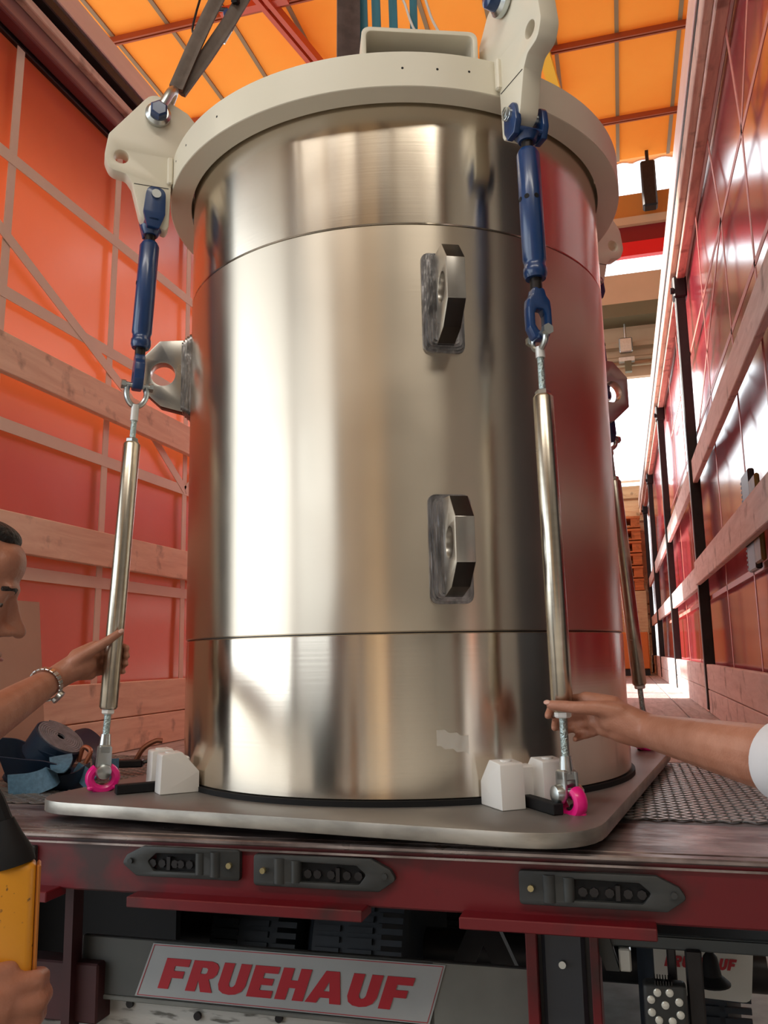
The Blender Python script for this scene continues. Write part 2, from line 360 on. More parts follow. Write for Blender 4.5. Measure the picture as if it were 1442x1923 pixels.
bm = BM(); bx(bm, (-4.8, -12.2, -1.2), (1.6, -12, 9.5)); bx(bm, (-9, -12.2, 5.6), (-4.8, -12, 9.5)); tag(obj('wall_back', bm, WARMW, smooth=0), kind='structure')
bm = BM(); bx(bm, (1.6, -12.2, -1.2), (7.5, -12, 9.5)); tag(obj('wall_back_2', bm, GREYW, smooth=0), kind='structure')
for k_, (x, y, w_) in enumerate(((-8.6, -7.5, .5), (-4.9, -11.8, .45), (-2.2, -11.8, .28), (1.2, -11.8, .45), (6.9, -7.0, .5))):
    bm = BM(); bx(bm, (x - w_ / 2, y - .2, -1.2), (x + w_ / 2, y + .2, 9.45)); tag(obj('trim_%d' % (21 + k_), bm, ADDED_BROWN, smooth=0), kind='structure')  # unseen columns added to draw dark lines in the vessel's reflection
for k_, x in enumerate((-6.8, -4.0, -1.4, 1.4)):
    bm = BM(); bx(bm, (x - .18, -12, 9.05), (x + .18, 2.0, 9.45)); tag(obj('trim_%d' % (31 + k_), bm, ADDED_BROWN, smooth=0), kind='structure')  # unseen roof beams, also added to break up what the steel reflects
bm = BM(); bx(bm, (-8.9, -7.2, -1.2), (-1.2, -7.0, 0.9)); tag(obj('reflection_blocker', bm, mat('reflection_blocker_dark', (.05, .045, .055), .5), smooth=0), kind='structure')  # unseen dark panel added to darken the vessel's lower reflections
bm = BM(); bx(bm, (7.5, -12, -1.2), (7.7, 15.5, 9.5)); tag(obj('wall_right', bm, GREYW, smooth=0), kind='structure')
bm = BM(); bx(bm, (-9.2, 0.8, -1.2), (-9.0, 6.6, 4.75)); bx(bm, (-9.2, 0.8, 5.85), (-9.0, 6.6, 9.5)); bx(bm, (-9.2, 0.8, 4.75), (-9.0, 3.1, 5.85)); bx(bm, (-9.2, 6.5, 4.75), (-9.0, 6.6, 5.85)); bx(bm, (-9.2, -12, 5.6), (-9.0, 0.8, 9.5)); bx(bm, (-9.2, 13.5, -1.2), (-9.0, 15.5, 9.5)); tag(obj('wall_left', bm, HALLC, smooth=0), kind='structure')  # unseen wall; slot shaped so sun lights a strip of the curtain
# far gate front: bands seen above the headboard, each a real beam
YF = 15.6
def gate(name, z0, z1, y0, y1, m, x0=-9, x1=7.5):
    bm = BM(); bx(bm, (x0, y0, z0), (x1, y1, z1)); return tag(obj(name, bm, m, smooth=0), kind='structure')
bm = BM()
n_ = 330
top = []; bot = []
for i in range(n_ + 1):
    x = -9 + 16.5 * i / n_; top.append((x, YF, 9.78)); bot.append((x, YF, 9.47 + 0.05 * abs(math.sin(x * 8.5))))
tv = [bm.verts.new(q) for q in top]; bv = [bm.verts.new(q) for q in bot]
tv2 = [bm.verts.new(V(q) + V((0, .06, 0))) for q in top]; bv2 = [bm.verts.new(V(q) + V((0, .06, 0))) for q in bot]
for i in range(n_):
    bm.faces.new((bv[i], bv[i + 1], tv[i + 1], tv[i])); bm.faces.new((bv2[i + 1], bv2[i], tv2[i], tv2[i + 1])); bm.faces.new((bv2[i], bv2[i + 1], bv[i + 1], bv[i])); bm.faces.new((tv[i], tv[i + 1], tv2[i + 1], tv2[i]))
tag(obj('trim_3', bm, mat('valance_orange', (0.62, 0.20, 0.03), 0.6), smooth=0), kind='structure')
gate('trim_4', 8.36, 8.83, YF, YF + .15, mat('gate_band_orange', (0.55, 0.20, 0.035), 0.5))
gate('trim_5', 8.18, 8.33, YF - .1, YF + .15, BEIGE)
gate('trim_6', 7.87, 8.18, YF, YF + .12, DREDB)
gate('trim_7', 7.60, 7.87, YF - .02, YF + .12, REDB)
gate('trim_8', 6.66, 7.22, YF - .1, YF, BEIGE)
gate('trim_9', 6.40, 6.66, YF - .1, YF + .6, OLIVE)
gate('trim_10', 5.42, 6.40, YF + .45, YF + .6, BEIGE)
bm = BM(); bx(bm, (-9, YF + .25, 5.94), (7.5, YF + .42, 6.02)); cyl(bm, (-9, YF + .3, 5.72), (7.5, YF + .3, 5.72), .05, seg=10); cyl(bm, (-9, YF + .3, 5.60), (7.5, YF + .3, 5.60), .03, seg=8)
tag(obj('gate_track', bm, mat('track_metal', (0.40, 0.30, 0.20), 0.45, 0.3), smooth=35), 'pale roller track and pipe running across above the bright gate opening', 'track')
e = empty('track_hanger', (0.40, YF + .2, 5.7), 'small metal hanger clamped on the track above the bright gate opening', 'bracket')
bm = BM(); bx(bm, (0.28, YF + .12, 5.80), (0.52, YF + .24, 6.08), .02); obj('bracket_plate', bm, ZINC, e)
bm = BM(); cyl(bm, (0.40, YF + .18, 6.05), (0.40, YF + .18, 6.36), .02); obj('hanger_rod', bm, ZINC, e); bm = BM(); bx(bm, (0.26, YF + .12, 5.62), (0.54, YF + .24, 5.70)); obj('clamp_plate', bm, ZINC, e)
bm = BM(); bx(bm, (0.36, YF + .10, 5.42), (0.48, YF + .22, 5.62)); obj('stop_block', bm, OLIVE, e)
bm = BM(); bx(bm, (0.86, 15.2, 8.35), (1.12, 15.45, 9.25), .03); bx(bm, (0.96, 15.25, 9.25), (1.02, 15.35, 9.47), .005)
tag(obj('loudspeaker', bm, DARKM), 'black box hanging at the far end under the roof beside the right rail', 'speaker')
for z, t in ((3.72, .035), (3.50, .05)):
    bm = BM(); bx(bm, (-9, YF + 3, z + .18), (7.5, YF + 3.1, z + .18 + t)); tag(obj('barrier_rail', bm, mat('pale_rail', (.75, .55, .42), .5), smooth=0), ('upper' if z > 3.6 else 'lower') + ' pale horizontal rail beyond the top of the trailer headboard', 'rail', 'rails beyond the headboard')

# ------------------------------------------------------------------ the trailer
XL, XR, YB, YE = -2.0, 0.494, 1.69, 15.3
bm = BM(); bx(bm, (XL - .05, YB + .30, -.06), (XR + .05, 3.05, -0.002)); tag(obj('floor_plate', bm, mat('near_black_plate', (0.045, 0.040, 0.038), 0.45, 0.3, 0.4, 6), smooth=0), kind='structure')  # near-black plate, dark between the mesh strands
# raised diamond mesh on the steel part of the deck
bm = BM()
def mesh_pattern(x0, x1, y0, y1, p=0.050, w_=0.0065, h=0.003):
    for s in (1, -1):
        k = -60
        while k < 160:
            # lines y = y0 + 0.75*s*(x - xk)
            xk = x0 + k * p; pts = []
            sl = 0.72 * s
            xs = [x0, x1]
            a_ = []
            for x in xs: a_.append((x, y0 + sl * (x - xk)))
            (xa, ya), (xb, yb) = a_
            def cut(xa, ya, xb, yb, yl):
                t = (yl - ya) / (yb - ya); return xa + t * (xb - xa), yl
            if ya > yb: xa, ya, xb, yb = xb, yb, xa, ya
            if yb > y0 and ya < y1:
                if ya < y0: xa, ya = cut(xa, ya, xb, yb, y0)
                if yb > y1: xb, yb = cut(xa, ya, xb, yb, y1)
                d_ = V((xb - xa, yb - ya, 0))
                if d_.length > .01: sweep(bm, [(xa, ya, h / 2), (xb, yb, h / 2)], bprof(w_, h))
            k += 1
TM = mat('tread_mesh_metal', (0.62, 0.59, 0.57), 0.35, 0.8, 0.3, 20)
mesh_pattern(-0.30, 0.46, 2.03, 3.0)
tag(obj('tread_mesh', bm, TM, smooth=0), 'raised diamond mesh on the steel deck at the right of the vessel', 'grating')
bm = BM(); mesh_pattern(-1.96, -1.00, 1.995, 3.0)
tag(obj('tread_mesh', bm, TM, smooth=0), 'raised diamond mesh on the steel deck at the left by the blue straps', 'grating')
bm = BM(); bx(bm, (XL - .05, YB + .02, -.05), (XR + .05, YB + .30, 0.0), .004); tag(obj('deck_sill', bm, DECKM), 'worn rusty steel sill plate along the rear edge of the trailer deck', 'sill')
nb = 12
for i in range(nb):
    x0 = XL - .05 + (2.594) * i / nb
    bm = BM(); bx(bm, (x0 + .003, 3.05, -.04), (x0 + 2.594 / nb - .003, YE, 0.0), .003)
    tag(obj('deck_board', bm, WOODF), 'long grey wooden floor board of the trailer, %s from the left wall' % ('first second third fourth fifth sixth seventh eighth ninth tenth eleventh twelfth'.split()[i]), 'board', 'trailer floor boards')
bm = BM(); bx(bm, (XL - .1, YB - .02, -.6), (XR + .1, YB + .02, -.6))
bm.free()
# curtains
def curtain(name, X, y0, y1, z0, z1, m, amp):
    bm = BM(); ny, nz = int((y1 - y0) * 14), 26; g = []
    s = 1 if X < 0 else -1
    for i in range(ny + 1):
        row = []
        for j in range(nz + 1):
            y = y0 + (y1 - y0) * i / ny; z = z0 + (z1 - z0) * j / nz
            wv = noise.noise(V((y * 1.1, z * 1.7, X))) * amp
            row.append(bm.verts.new((X - s * 0.010 + wv, y, z)))
        g.append(row)
    for i in range(ny):
        for j in range(nz): bm.faces.new((g[i][j], g[i + 1][j], g[i + 1][j + 1], g[i][j + 1]))
    return obj(name, bm, m, smooth=180)
cl = tag(curtain('side_curtain', XL - .035, 2.04, 7.5, 0.0, 2.70, RED_L, .008), 'glossy red side curtain on the left of the trailer with pale webbing straps', 'curtain')
cl2 = tag(curtain('side_curtain', XL - .035, 10.4, YE, 0.0, 2.70, RED_L, .012), 'far red side curtain beyond the gap on the left of the trailer', 'curtain')
cr = tag(curtain('side_curtain', XR + .035, 2.04, YE, 0.0, 2.70, RED_R, .010), 'shiny red side curtain on the right of the trailer behind the pale boards', 'curtain')
def web(par, X, pts, wd, m, s):
    """webbing strap sewn on the curtain: (y,z) points"""
    bm = BM(); P = [V((X + s * 0.006, y, z)) for y, z in pts]
    P = [lerp(a, b_, k / 8) for a, b_ in zip(P[:-1], P[1:]) for k in range(8)] + [P[-1]]
    sweep(bm, P, bprof(wd, 0.003), hint=(1, 0, 0)); return obj('webbing_strap', bm, m, par, smooth=0)
XW = XL - .028
for y in (2.38, 3.04, 3.70, 4.36, 5.02, 5.68, 6.34, 7.0):
    web(cl, XW, [(y + .02, 2.62), (y - .01, 1.5), (y - .04, 0.05)] if y < 3.2 else [(y, 2.62), (y, .05)], .040, WEB, 1)
for z in (2.165, 1.655, 1.18, 0.675):
    web(cl, XW + .002, [(2.06, z), (7.45, z)], .046, WEB, 1)
web(cl, XW + .004, [(2.06, 2.00), (3.16, 1.52), (3.70, 1.18)], .044, WEB, 1)
web(cl, XW + .004, [(3.70, 1.18), (4.36, 1.655), (5.02, 2.165)], .040, WEB, 1)
XV = XR + .026
for pts in ([(3.11, 2.71), (2.974, 2.165), (2.95, .05)], [(2.06, 2.15), (7.5, 2.165)], [(3.85, 2.72), (3.63, 2.164), (3.60, 1.0), (3.60, .05)], [(2.974, 2.165), (2.30, 2.70)], [(2.06, 1.655), (9.5, 1.655)], [(4.5, 2.7), (4.5, .05)],
            [(2.06, .66), (10, .66)], [(2.3, 2.7), (2.25, .05)], [(3.63, 2.16), (5.2, 1.655)], [(6.3, 2.7), (6.3, .05)], [(7.3, 2.7), (7.3, .05)]):
    web(cr, XV, pts, .026, WEB_R, -1)
# boards along the sides (z ranges shared by both sides), one object per bay
NTH = ['nearest', 'second', 'third', 'fourth', 'farthest']
posts_y = [5.36, 8.33, 11.6, 14.2]
bays = [2.0] + posts_y + [YE]
for side, X, s, m, nm in (('left', XL, 1, WOODL, 'left'), ('right', XR, -1, WOODR, 'right')):
    for lev, (z0, z1, t) in {'upper': (1.345, 1.485, .028), 'middle': (0.735, 0.872, .028), 'higher bottom': (0.138, 0.278, .035), 'lowest': (0.002, 0.134, .035)}.items():
        for i in range(5):
            y0, y1 = bays[i] + .035, bays[i + 1] - .035
            if side == 'left' and 2 <= i <= 2: y0 = 8.4
            if side == 'left' and lev in ('upper', 'middle') and i in (1, 2) : pass
            if side == 'left' and lev in ('upper', 'middle') and i == 2: continue
            off = .03 if (side == 'right' and lev == 'middle' and i == 0) else 0
            bm = BM(); a, b_ = (X + s * off, X + s * (t + off)); bx(bm, (min(a, b_), y0, z0), (max(a, b_), y1, z1), .003)
            tag(obj('side_board', bm, m), '%s wooden %s board on the %s wall, %s bay from the trailer rear' % ('brown' if side == 'left' else 'pale pink-grey', lev, nm, NTH[i]), 'board', '%s wall boards' % nm)
    for i, y in enumerate(posts_y):
        e = empty('side_post', (X, y, 0), 'black steel post on the %s trailer wall, %s from the rear' % (nm, ['first', 'second', 'third', 'fourth'][i]), 'post', 'side posts')
        bm = BM(); a, b_ = X - s * .015, X + s * .045
        bx(bm, (min(a, b_), y - .035, .02), (max(a, b_), y + .022, 2.62), .004); obj('upright', bm, DARKM, e)
        bm = BM(); bx(bm, (min(a, b_), y + .022, .02), (max(a, b_) - .01, y + .034, 2.62), .002); obj('channel', bm, ZINC, e)
        bm = BM(); bx(bm, (min(a, b_) - .01, y - .05, 2.52), (max(a, b_) + .012, y + .06, 2.66), .01); cyl(bm, (X + s * .05, y - .03, 2.57), (X + s * .07, y - .03, 2.57), .02); obj('roller_carriage', bm, DARKM, e)
    # roof rail
    e = empty('roof_rail', (X, YB, 2.64), 'long mauve aluminium roof rail on top of the %s curtain' % nm, 'rail')
    def rr(n_, a, b_, z0, z1, mm):
        bm = BM(); a, b_ = X + s * a, X + s * b_; bx(bm, (min(a, b_), 1.72, z0), (max(a, b_), YE, z1), .004); return obj(n_, bm, mm, e)
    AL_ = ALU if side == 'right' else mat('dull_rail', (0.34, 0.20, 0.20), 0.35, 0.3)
    rr('rail_beam', -.04, .03, 2.66, 2.98, AL_)
    if side == 'right':
        rr('rail_lip', .03, .075, 2.80, 2.965, ALU); rr('rail_lip', .03, .066, 2.68, 2.775, RAILW); rr('curtain_track', -.02, .070, 2.777, 2.798, DARKM)
    else:
        rr('rail_lip', .03, .07, 2.86, 2.965, ALU); rr('rail_lip', .03, .062, 2.72, 2.76, RAILW); rr('curtain_track', -.02, .075, 2.79, 2.835, DARKM); rr('curtain_track', -.045, -.022, 2.625, 2.66, DARKM)
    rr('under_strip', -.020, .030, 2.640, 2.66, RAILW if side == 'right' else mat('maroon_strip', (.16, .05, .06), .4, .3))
for nm, x0, x1 in (('left', XL - .08, XL + .02), ('right', XR - .03, XR + .08)):
    bm = BM(); bx(bm, (x0, 1.70, -.12), (x1, 2.02, 2.98), .01); tag(obj('corner_post', bm, DARKM), 'dark rear corner post of the trailer at the %s' % nm, 'post')
# headboard, pallets
bm = BM(); bx(bm, (XL, YE, 0), (XR, YE + .06, 3.2)); tag(obj('wall_front', bm, WOODX, smooth=0), kind='structure')
for i, z in enumerate((0.62, 0.95, 1.12, 2.55, 2.95)):
    bm = BM(); bx(bm, (XL, YE - .03, z), (XR, YE, z + .03)); tag(obj('trim_%d' % (11 + i), bm, mat('headboard_seam%d' % i, (.30, .16, .07), .6), smooth=0), kind='structure')
for k in range(6):
    z0 = 1.32 + k * .205
    e = empty('pallet', (0.10, 14.85, z0), 'orange-brown wooden pallet leaning before the headboard, %s of the stack' % ['lowest', 'second lowest', 'third lowest', 'third highest', 'second highest', 'topmost'][k], 'pallet', 'pallets at the headboard')
    bm = BM(); bx(bm, (-.75, 14.4, z0 + .15), (.40, 15.2, z0 + .185)); obj('top_deck', bm, PALLET, e, 0)
    bm = BM(); bx(bm, (-.75, 14.4, z0), (.40, 15.2, z0 + .022)); obj('bottom_deck', bm, PALLET, e, 0)
    for x in (-.75, -.25, .25):
        bm = BM(); bx(bm, (x, 14.42, z0 + .022), (x + .14, 15.2, z0 + .15)); obj('block', bm, PALLET, e, 0)
bm = BM(); bx(bm, (-.80, 14.3, 0.0), (.42, 15.2, 1.30), .01)
tag(obj('crate', bm, WOODX), 'tall pale wooden crate carrying the pallet stack before the headboard', 'crate')
e = empty('cardboard_box', (0.2, 13.3, 0), 'orange cardboard box on the deck at the far end of the trailer', 'box')
bm = BM(); bx(bm, (-.35, 13.0, 0.10), (.36, 13.6, .62), .01); obj('carton', bm, mat('orange_cardboard', (.75, .22, .04), .6), e)
bm = BM(); bx(bm, (-.35, 13.05, 0.0), (.36, 13.55, .10)); obj('skid', bm, DARKM, e)

# ------------------------------------------------------------------ chassis rear
e = empty('rear_beam', (-.75, YB, -.12), 'scuffed dark red steel rear cross beam under the deck edge', 'beam')
bm = BM(); bx(bm, (XL - .1, YB, -.118), (XR + .1, YB + .07, -.006), .004); obj('beam', bm, REDM, e)
bm = BM(); bx(bm, (XL - .1, YB - .008, -.012), (XR + .1, YB + .02, -.001), .003); sweep(bm, [(XL - .1, YB - .006, -.020), (XR + .1, YB - .006, -.020)], bprof(.004, .004)); obj('edge_lip', bm, DECKM, e)
for n_, (x0, x1, d_) in enumerate(((-1.45, -1.20, .05), (-1.013, -.508, .045), (-.322, .027, .045))):
    bm = BM(); bx(bm, (x0, YB - d_, -.133), (x1, YB + .02, -.112), .002); obj('step_plate', bm, REDM, e)
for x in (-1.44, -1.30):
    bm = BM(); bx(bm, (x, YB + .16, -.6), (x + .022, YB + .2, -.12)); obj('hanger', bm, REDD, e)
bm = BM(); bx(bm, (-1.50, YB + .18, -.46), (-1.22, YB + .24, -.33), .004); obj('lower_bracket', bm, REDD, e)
bm = BM(); bx(bm, (-1.285, YB - .012, -.085), (-1.262, YB + .01, -.03), .003); cyl(bm, (-1.273, YB - .02, -.048), (-1.273, YB, -.048), .006); obj('hinge_lug', bm, GREYM, e)
def latch(x0, x1, zc, flip, lab):
    """long recessed lashing latch: chamfered frame, dark recess, rollers and bolts"""
    e = empty('lashing_latch', (x0, YB - .01, zc), lab, 'latch', 'latches on the rear beam')
    L_ = x1 - x0; h = .030
    pts = [(0, -h), (L_ - .035, -h), (L_, -.006), (L_ - .012, .012), (L_ - .05, h), (0, h)]
    hole = [(.085, -h * .62), (L_ - .075, -h * .62), (L_ - .06, 0), (L_ - .08, h * .55), (.085, h * .62)]
    if flip: pts = [(L_ - a, b_) for a, b_ in pts][::-1]; hole = [(L_ - a, b_) for a, b_ in hole][::-1]
    o_ = MX((x0, YB - .007, zc), (1, 0, 0), (0, 0, 1))
    plate('latch_frame', [rounded(pts, .008, 3), rounded(hole, .006, 3)], .014, o_, GREYM, e, .002)
    bm = BM(); bx(bm, (x0 + .075, YB - .003, zc - h * .66), (x1 - .055, YB - .0005, zc + h * .66)); obj('recess', bm, BLACK, e, 0)
    f = (lambda u: x1 - u) if flip else (lambda u: x0 + u)
    bm = BM(); cyl(bm, (f(.055), YB - .006, zc - h * .8), (f(.055), YB - .006, zc + h * .8), .014); cyl(bm, (f(.09), YB - .008, zc - h * .7), (f(.09), YB - .008, zc + h * .7), .011); obj('roller', bm, GREYM, e)
    bm = BM(); cyl(bm, (f(.022), YB - .014, zc), (f(.022), YB - .021, zc), .006, seg=8); obj('bolt', bm, mat('brass_bolt', (.45, .38, .2), .4, .8), e)
    bm = BM(); cyl(bm, (f(L_ - .022), YB - .014, zc), (f(L_ - .022), YB - .020, zc), .006, seg=8); obj('bolt', bm, GREYM, e)
    bm = BM()
    for q in (.115, .135, L_ * .55, L_ * .66, L_ * .74):
        cyl(bm, (f(q), YB - .004, zc - .004), (f(q), YB - .010, zc - .004), .0085, seg=7)
    bx(bm, (f(L_ * .60) - .004, YB - .012, zc - .016), (f(L_ * .60) + .004, YB - .002, zc + .010)); obj('catch', bm, DARKM, e)
latch(-1.045, -.775, -.049, True, 'grey recessed steel latch on the left of the red rear beam')
latch(-.745, -.448, -.055, False, 'grey recessed steel latch on the middle of the red rear beam')
latch(-.213, .082, -.062, False, 'grey recessed steel latch on the right part of the red rear beam')

# bumper board with the maker's sign
e = empty('bumper_board', (-.75, 1.9, -.40), 'grey sheet metal bumper board hanging under the rear beam carrying the lettered plate', 'bumper')
bm = BM(); bx(bm, (-1.284, 1.90, -.405), (-.215, 1.915, -.278), .002)
for v in bm.verts: v.co.z += 0.0
obj('board', bm, PANELG, e)
bm = BM(); bx(bm, (-1.42, 1.895, -.414), (-.215, 1.93, -.404), .002); obj('bottom_flange', bm, PANELL, e)
lp = empty('lower_panel', (-.9, 1.93, -.62), 'pale panel with cracked paint hanging below the grey bumper board', 'panel')
bm = BM(); bx(bm, (-1.44, 1.925, -.62), (-.46, 1.935, -.416), .002); obj('panel_sheet', bm, mat('cracked_white_paint', (0.46, 0.45, 0.42), 0.6, 0, 0, 26, stretch=(.5, 1, 2.2), c2=(.12, .115, .10), sharp=(.36, .46), detail=8, bump=.4), lp, 0)
for x, z in ((-1.30, -.424), (-1.165, -.428), (-.99, -.440), (-.79, -.428)):
    bm = BM(); cyl(bm, (x, 1.918, z), (x, 1.926, z), .009, seg=12); obj('panel_bolt', bm, DARKM, lp)
bm = BM(); bx(bm, (-.43, 1.897, -.403), (-.216, 1.900, -.279)); obj('bare_panel', bm, PANELL, e, 0)
LET = {  # bold block letters, unit height
 'F': (0.62, [[(0, 0), (0, 1), (.62, 1), (.62, .76), (.27, .76), (.27, .60), (.55, .60), (.55, .37), (.27, .37), (.27, 0)]]),
 'R': (0.68, [[(0, 0), (0, 1), (.46, 1), (.60, .94), (.67, .82), (.67, .60), (.60, .47), (.50, .42), (.68, 0), (.39, 0), (.25, .37), (.25, 0)], [(.25, .58), (.37, .58), (.41, .62), (.41, .74), (.37, .78), (.25, .78)]]),
 'U': (0.68, [[(0, 1), (.26, 1), (.26, .34), (.29, .26), (.34, .23), (.39, .26), (.42, .34), (.42, 1), (.68, 1), (.68, .30), (.62, .12), (.50, .02), (.34, -.01), (.18, .02), (.06, .12), (0, .30)]]),
 'E': (0.60, [[(0, 0), (0, 1), (.60, 1), (.60, .78), (.27, .78), (.27, .61), (.54, .61), (.54, .40), (.27, .40), (.27, .23), (.60, .23), (.60, 0)]]),
 'H': (0.68, [[(0, 0), (0, 1), (.26, 1), (.26, .62), (.42, .62), (.42, 1), (.68, 1), (.68, 0), (.42, 0), (.42, .38), (.26, .38), (.26, 0)]]),
 'A': (0.80, [[(-.04, 0), (.24, 1), (.56, 1), (.80, 0), (.54, 0), (.50, .17), (.27, .17), (.23, 0)], [(.32, .37), (.46, .37), (.39, .68)]])}
def lettering(text, origin, width, height, shear, m, parent, y_off=.002):
    x = 0; polys = []
    for ch in text:
        w_, pl = LET[ch]
        for k, poly in enumerate(pl): polys.append([((px + x), py) for px, py in poly])
        x += w_ + .09
    tot = x - .09; sx = (width - shear * height) / tot
    polys = [[(px * sx + shear * height * py, py * height) for px, py in poly] for poly in polys]
    return plate('lettering', polys, .0015, MX(origin, (1, 0, 0), (0, 0, 1)), m, parent, smooth=0)
sg = empty('nameplate', (-.77, 1.898, -.34), 'white slanted FRUEHAUF nameplate with bold red letters on the bumper board', 'sign')
plate('sign_panel', [[(-1.137, -.3985), (-.440, -.4005), (-.402, -.2815), (-1.092, -.2825)]], .002, MX((0, 1.8955, 0), (1, 0, 0), (0, 0, 1)), SIGNW, sg, smooth=0)
o_ = [(-1.131, -.3960), (-.444, -.3978), (-.4065, -.2842), (-1.0885, -.2850)]
i_ = [(-1.129, -.3948), (-.4448, -.3965), (-.4080, -.2854), (-1.0875, -.2862)]
plate('sign_border', [o_, i_], .0012, MX((0, 1.8942, 0), (1, 0, 0), (0, 0, 1)), SIGNR, sg, smooth=0)
lettering('FRUEHAUF', (-1.078, 1.8935, -.3775), .610, .066, .36, SIGNR, sg)

# post, lamp and guard on the right
e = empty('support_leg', (-.155, 1.8, -1.2), 'dark red steel support leg with a dark channel under the rear beam', 'leg')
for x in (-.221, -.098):
    bm = BM(); bx(bm, (x, 1.80, -1.0), (x + (.022 if x < -.2 else .017), 1.90, -.12), .002); obj('side_flange', bm, REDM, e)
bm = BM(); bx(bm, (-.20, 1.83, -1.0), (-.098, 1.90, -.12)); obj('web_plate', bm, DARKM, e)
bm = BM(); bx(bm, (-.192, 1.815, -.98), (-.108, 1.832, -.175), .008); obj('channel_cover', bm, mat('slate_plastic', (.035, .04, .05), .5), e)
bm = BM(); cyl(bm, (-.152, 1.806, -.235), (-.152, 1.82, -.235), .007); obj('bolt', bm, ZINC, e)
bm = BM(); bx(bm, (-.26, 1.76, -1.2), (-.05, 1.96, -1.0), .01); obj('foot', bm, DARKM, e)
bm = BM(); bx(bm, (-.09, 1.84, -.205), (.62, 1.90, -.176), .003); bx(bm, (-.09, 1.835, -.186), (.62, 1.842, -.181)); tag(obj('cross_rail', bm, mat('slate_rail', (.06, .07, .075), .4, .4), smooth=0), 'dark horizontal steel rail under the red beam at the right', 'rail')
bm = BM(); plate('bracket', [[(-.094, -.18), (-.062, -.18), (-.045, -.245), (-.070, -.245)]], .03, MX((0, 1.84, 0), (1, 0, 0), (0, 0, 1)), GREYM)
bm.free()
tag(bpy.data.objects['bracket'], 'small grey angled bracket beside the red support leg', 'bracket')
bm = BM(); bx(bm, (-.045, 1.83, -.247), (-.022, 1.86, -.205), .003); tag(obj('reflector', bm, mat('white_lens', (.6, .6, .55), .2), smooth=0), 'small white square lens beside the red support leg', 'lamp')
e = empty('mounting_bar', (.085, 1.85, -.6), 'dark vertical steel bar beside the LED lamp', 'bar')
bm = BM(); bx(bm, (.078, 1.83, -1.0), (.108, 1.86, -.2), .003); obj('bar', bm, DARKM, e)
bm = BM(); bx(bm, (.045, 1.86, -.62), (.062, 1.88, -.2), .003); obj('spacer', bm, DARKM, e)
e = empty('work_lamp', (.036, 1.8, -.30), 'dark grey lamp head with rows of round LEDs under the rear beam', 'lamp')
bm = BM(); bx(bm, (-.004, 1.80, -.345), (.075, 1.84, -.255), .008, seg=3); obj('housing', bm, GREYM, e)
bm = BM()
for k in range(7): bx(bm, (.018 + k * .005, 1.80, -.256), (.020 + k * .005, 1.835, -.248))
obj('cooling_fin', bm, DARKM, e, 0)
for x, z in ((.018, -.268), (.040, -.267), (.006, -.281), (.056, -.282), (.031, -.289), (.006, -.303), (.057, -.304), (.018, -.316), (.042, -.316)):
    bm = BM(); rev(bm, (x + .004, 1.799, z), (x + .004, 1.79, z), [(0, .0075), (.002, .007), (.0035, .0035)], 12); obj('led', bm, LED, e)
e = empty('mud_flap', (.14, 2.4, -.48), 'white rounded mud flap with partly hidden red FRUEHAUF lettering', 'mud flap')
plate('flap_sheet', [rounded([(.026, -.478), (.248, -.487), (.262, -.36), (.026, -.35)], [.004, .022, .004, .004], 4)], .01, MX((0, 2.4, 0), (1, 0, 0), (0, 0, 1)), FLAP, e, .002)
lettering('FRUEHAUF', (.050, 2.3925, -.414), .172, .026, .30, SIGNR, e)
e = empty('marker_lamp', (.145, 2.2, -.36), 'black disc-footed rubber marker lamp arm before the white mud flap', 'lamp')
bm = BM(); rev(bm, (.150, 2.25, -.33), (.152, 2.25, -.40), [(0, .008), (.01, .016), (.05, .022), (.066, .040), (.070, .040), (.072, .02)], 20); obj('boot', bm, BLACK, e)
bm = BM(); rev(bm, (.151, 2.25, -.19), (.151, 2.25, -.33), [(0, .006), (.14, .006)], 10); obj('stem', bm, DARKM, e)
# wheels under the bed
def wheel(x0, x1, y, lab):
    e = empty('trailer_wheel', ((x0 + x1) / 2, y, -1.2), lab, 'wheel', 'trailer wheels')
    bm = BM(); w_ = x1 - x0
    rev(bm, (x0, y, -.72), (x1, y, -.72), [(0, .28), (0, .38), (.03, .45), (.05, .478), (w_ - .05, .478), (w_ - .03, .45), (w_, .38), (w_, .28)], 64); obj('tyre', bm, TYRE, e)
    bm = BM()
    for k in range(90):
        a = 2 * math.pi * k / 90; Mx_ = Matrix.Translation((0, y, -.72)) @ Matrix.Rotation(a, 4, 'X')
        for u in (.055, .155, .245): bx(bm, (x0 + u * w_ / .3, -.007, .476), (x0 + (u + .075) * w_ / .3, .011, .487), 0, Mx_)
    obj('tread', bm, TYRE, e, 0)
    bm = BM(); rev(bm, (x0 + .02, y, -.72), (x1 - .02, y, -.72), [(0, .06), (0, .2), (.08, .27), (w_ - .12, .27), (w_ - .04, .2), (w_ - .04, .06)], 32); obj('rim', bm, GREYM, e)
wheel(-1.49, -1.15, 3.35, 'dark tyre under the trailer, outer one on the left behind the bumper board')
wheel(-1.12, -.78, 3.35, 'dark tyre under the trailer, inner one left of centre behind the bumper board')
wheel(-.02, .30, 3.6, 'dark tyre under the trailer at the right')
bm = BM(); cyl(bm, (-1.9, 3.35, -.72), (.4, 3.35, -.72), .07); tag(obj('axle', bm, DARKM), 'dark axle running across under the trailer', 'axle')
for x, d_ in ((-.45, .22), (-.23, -.22)):
    pass
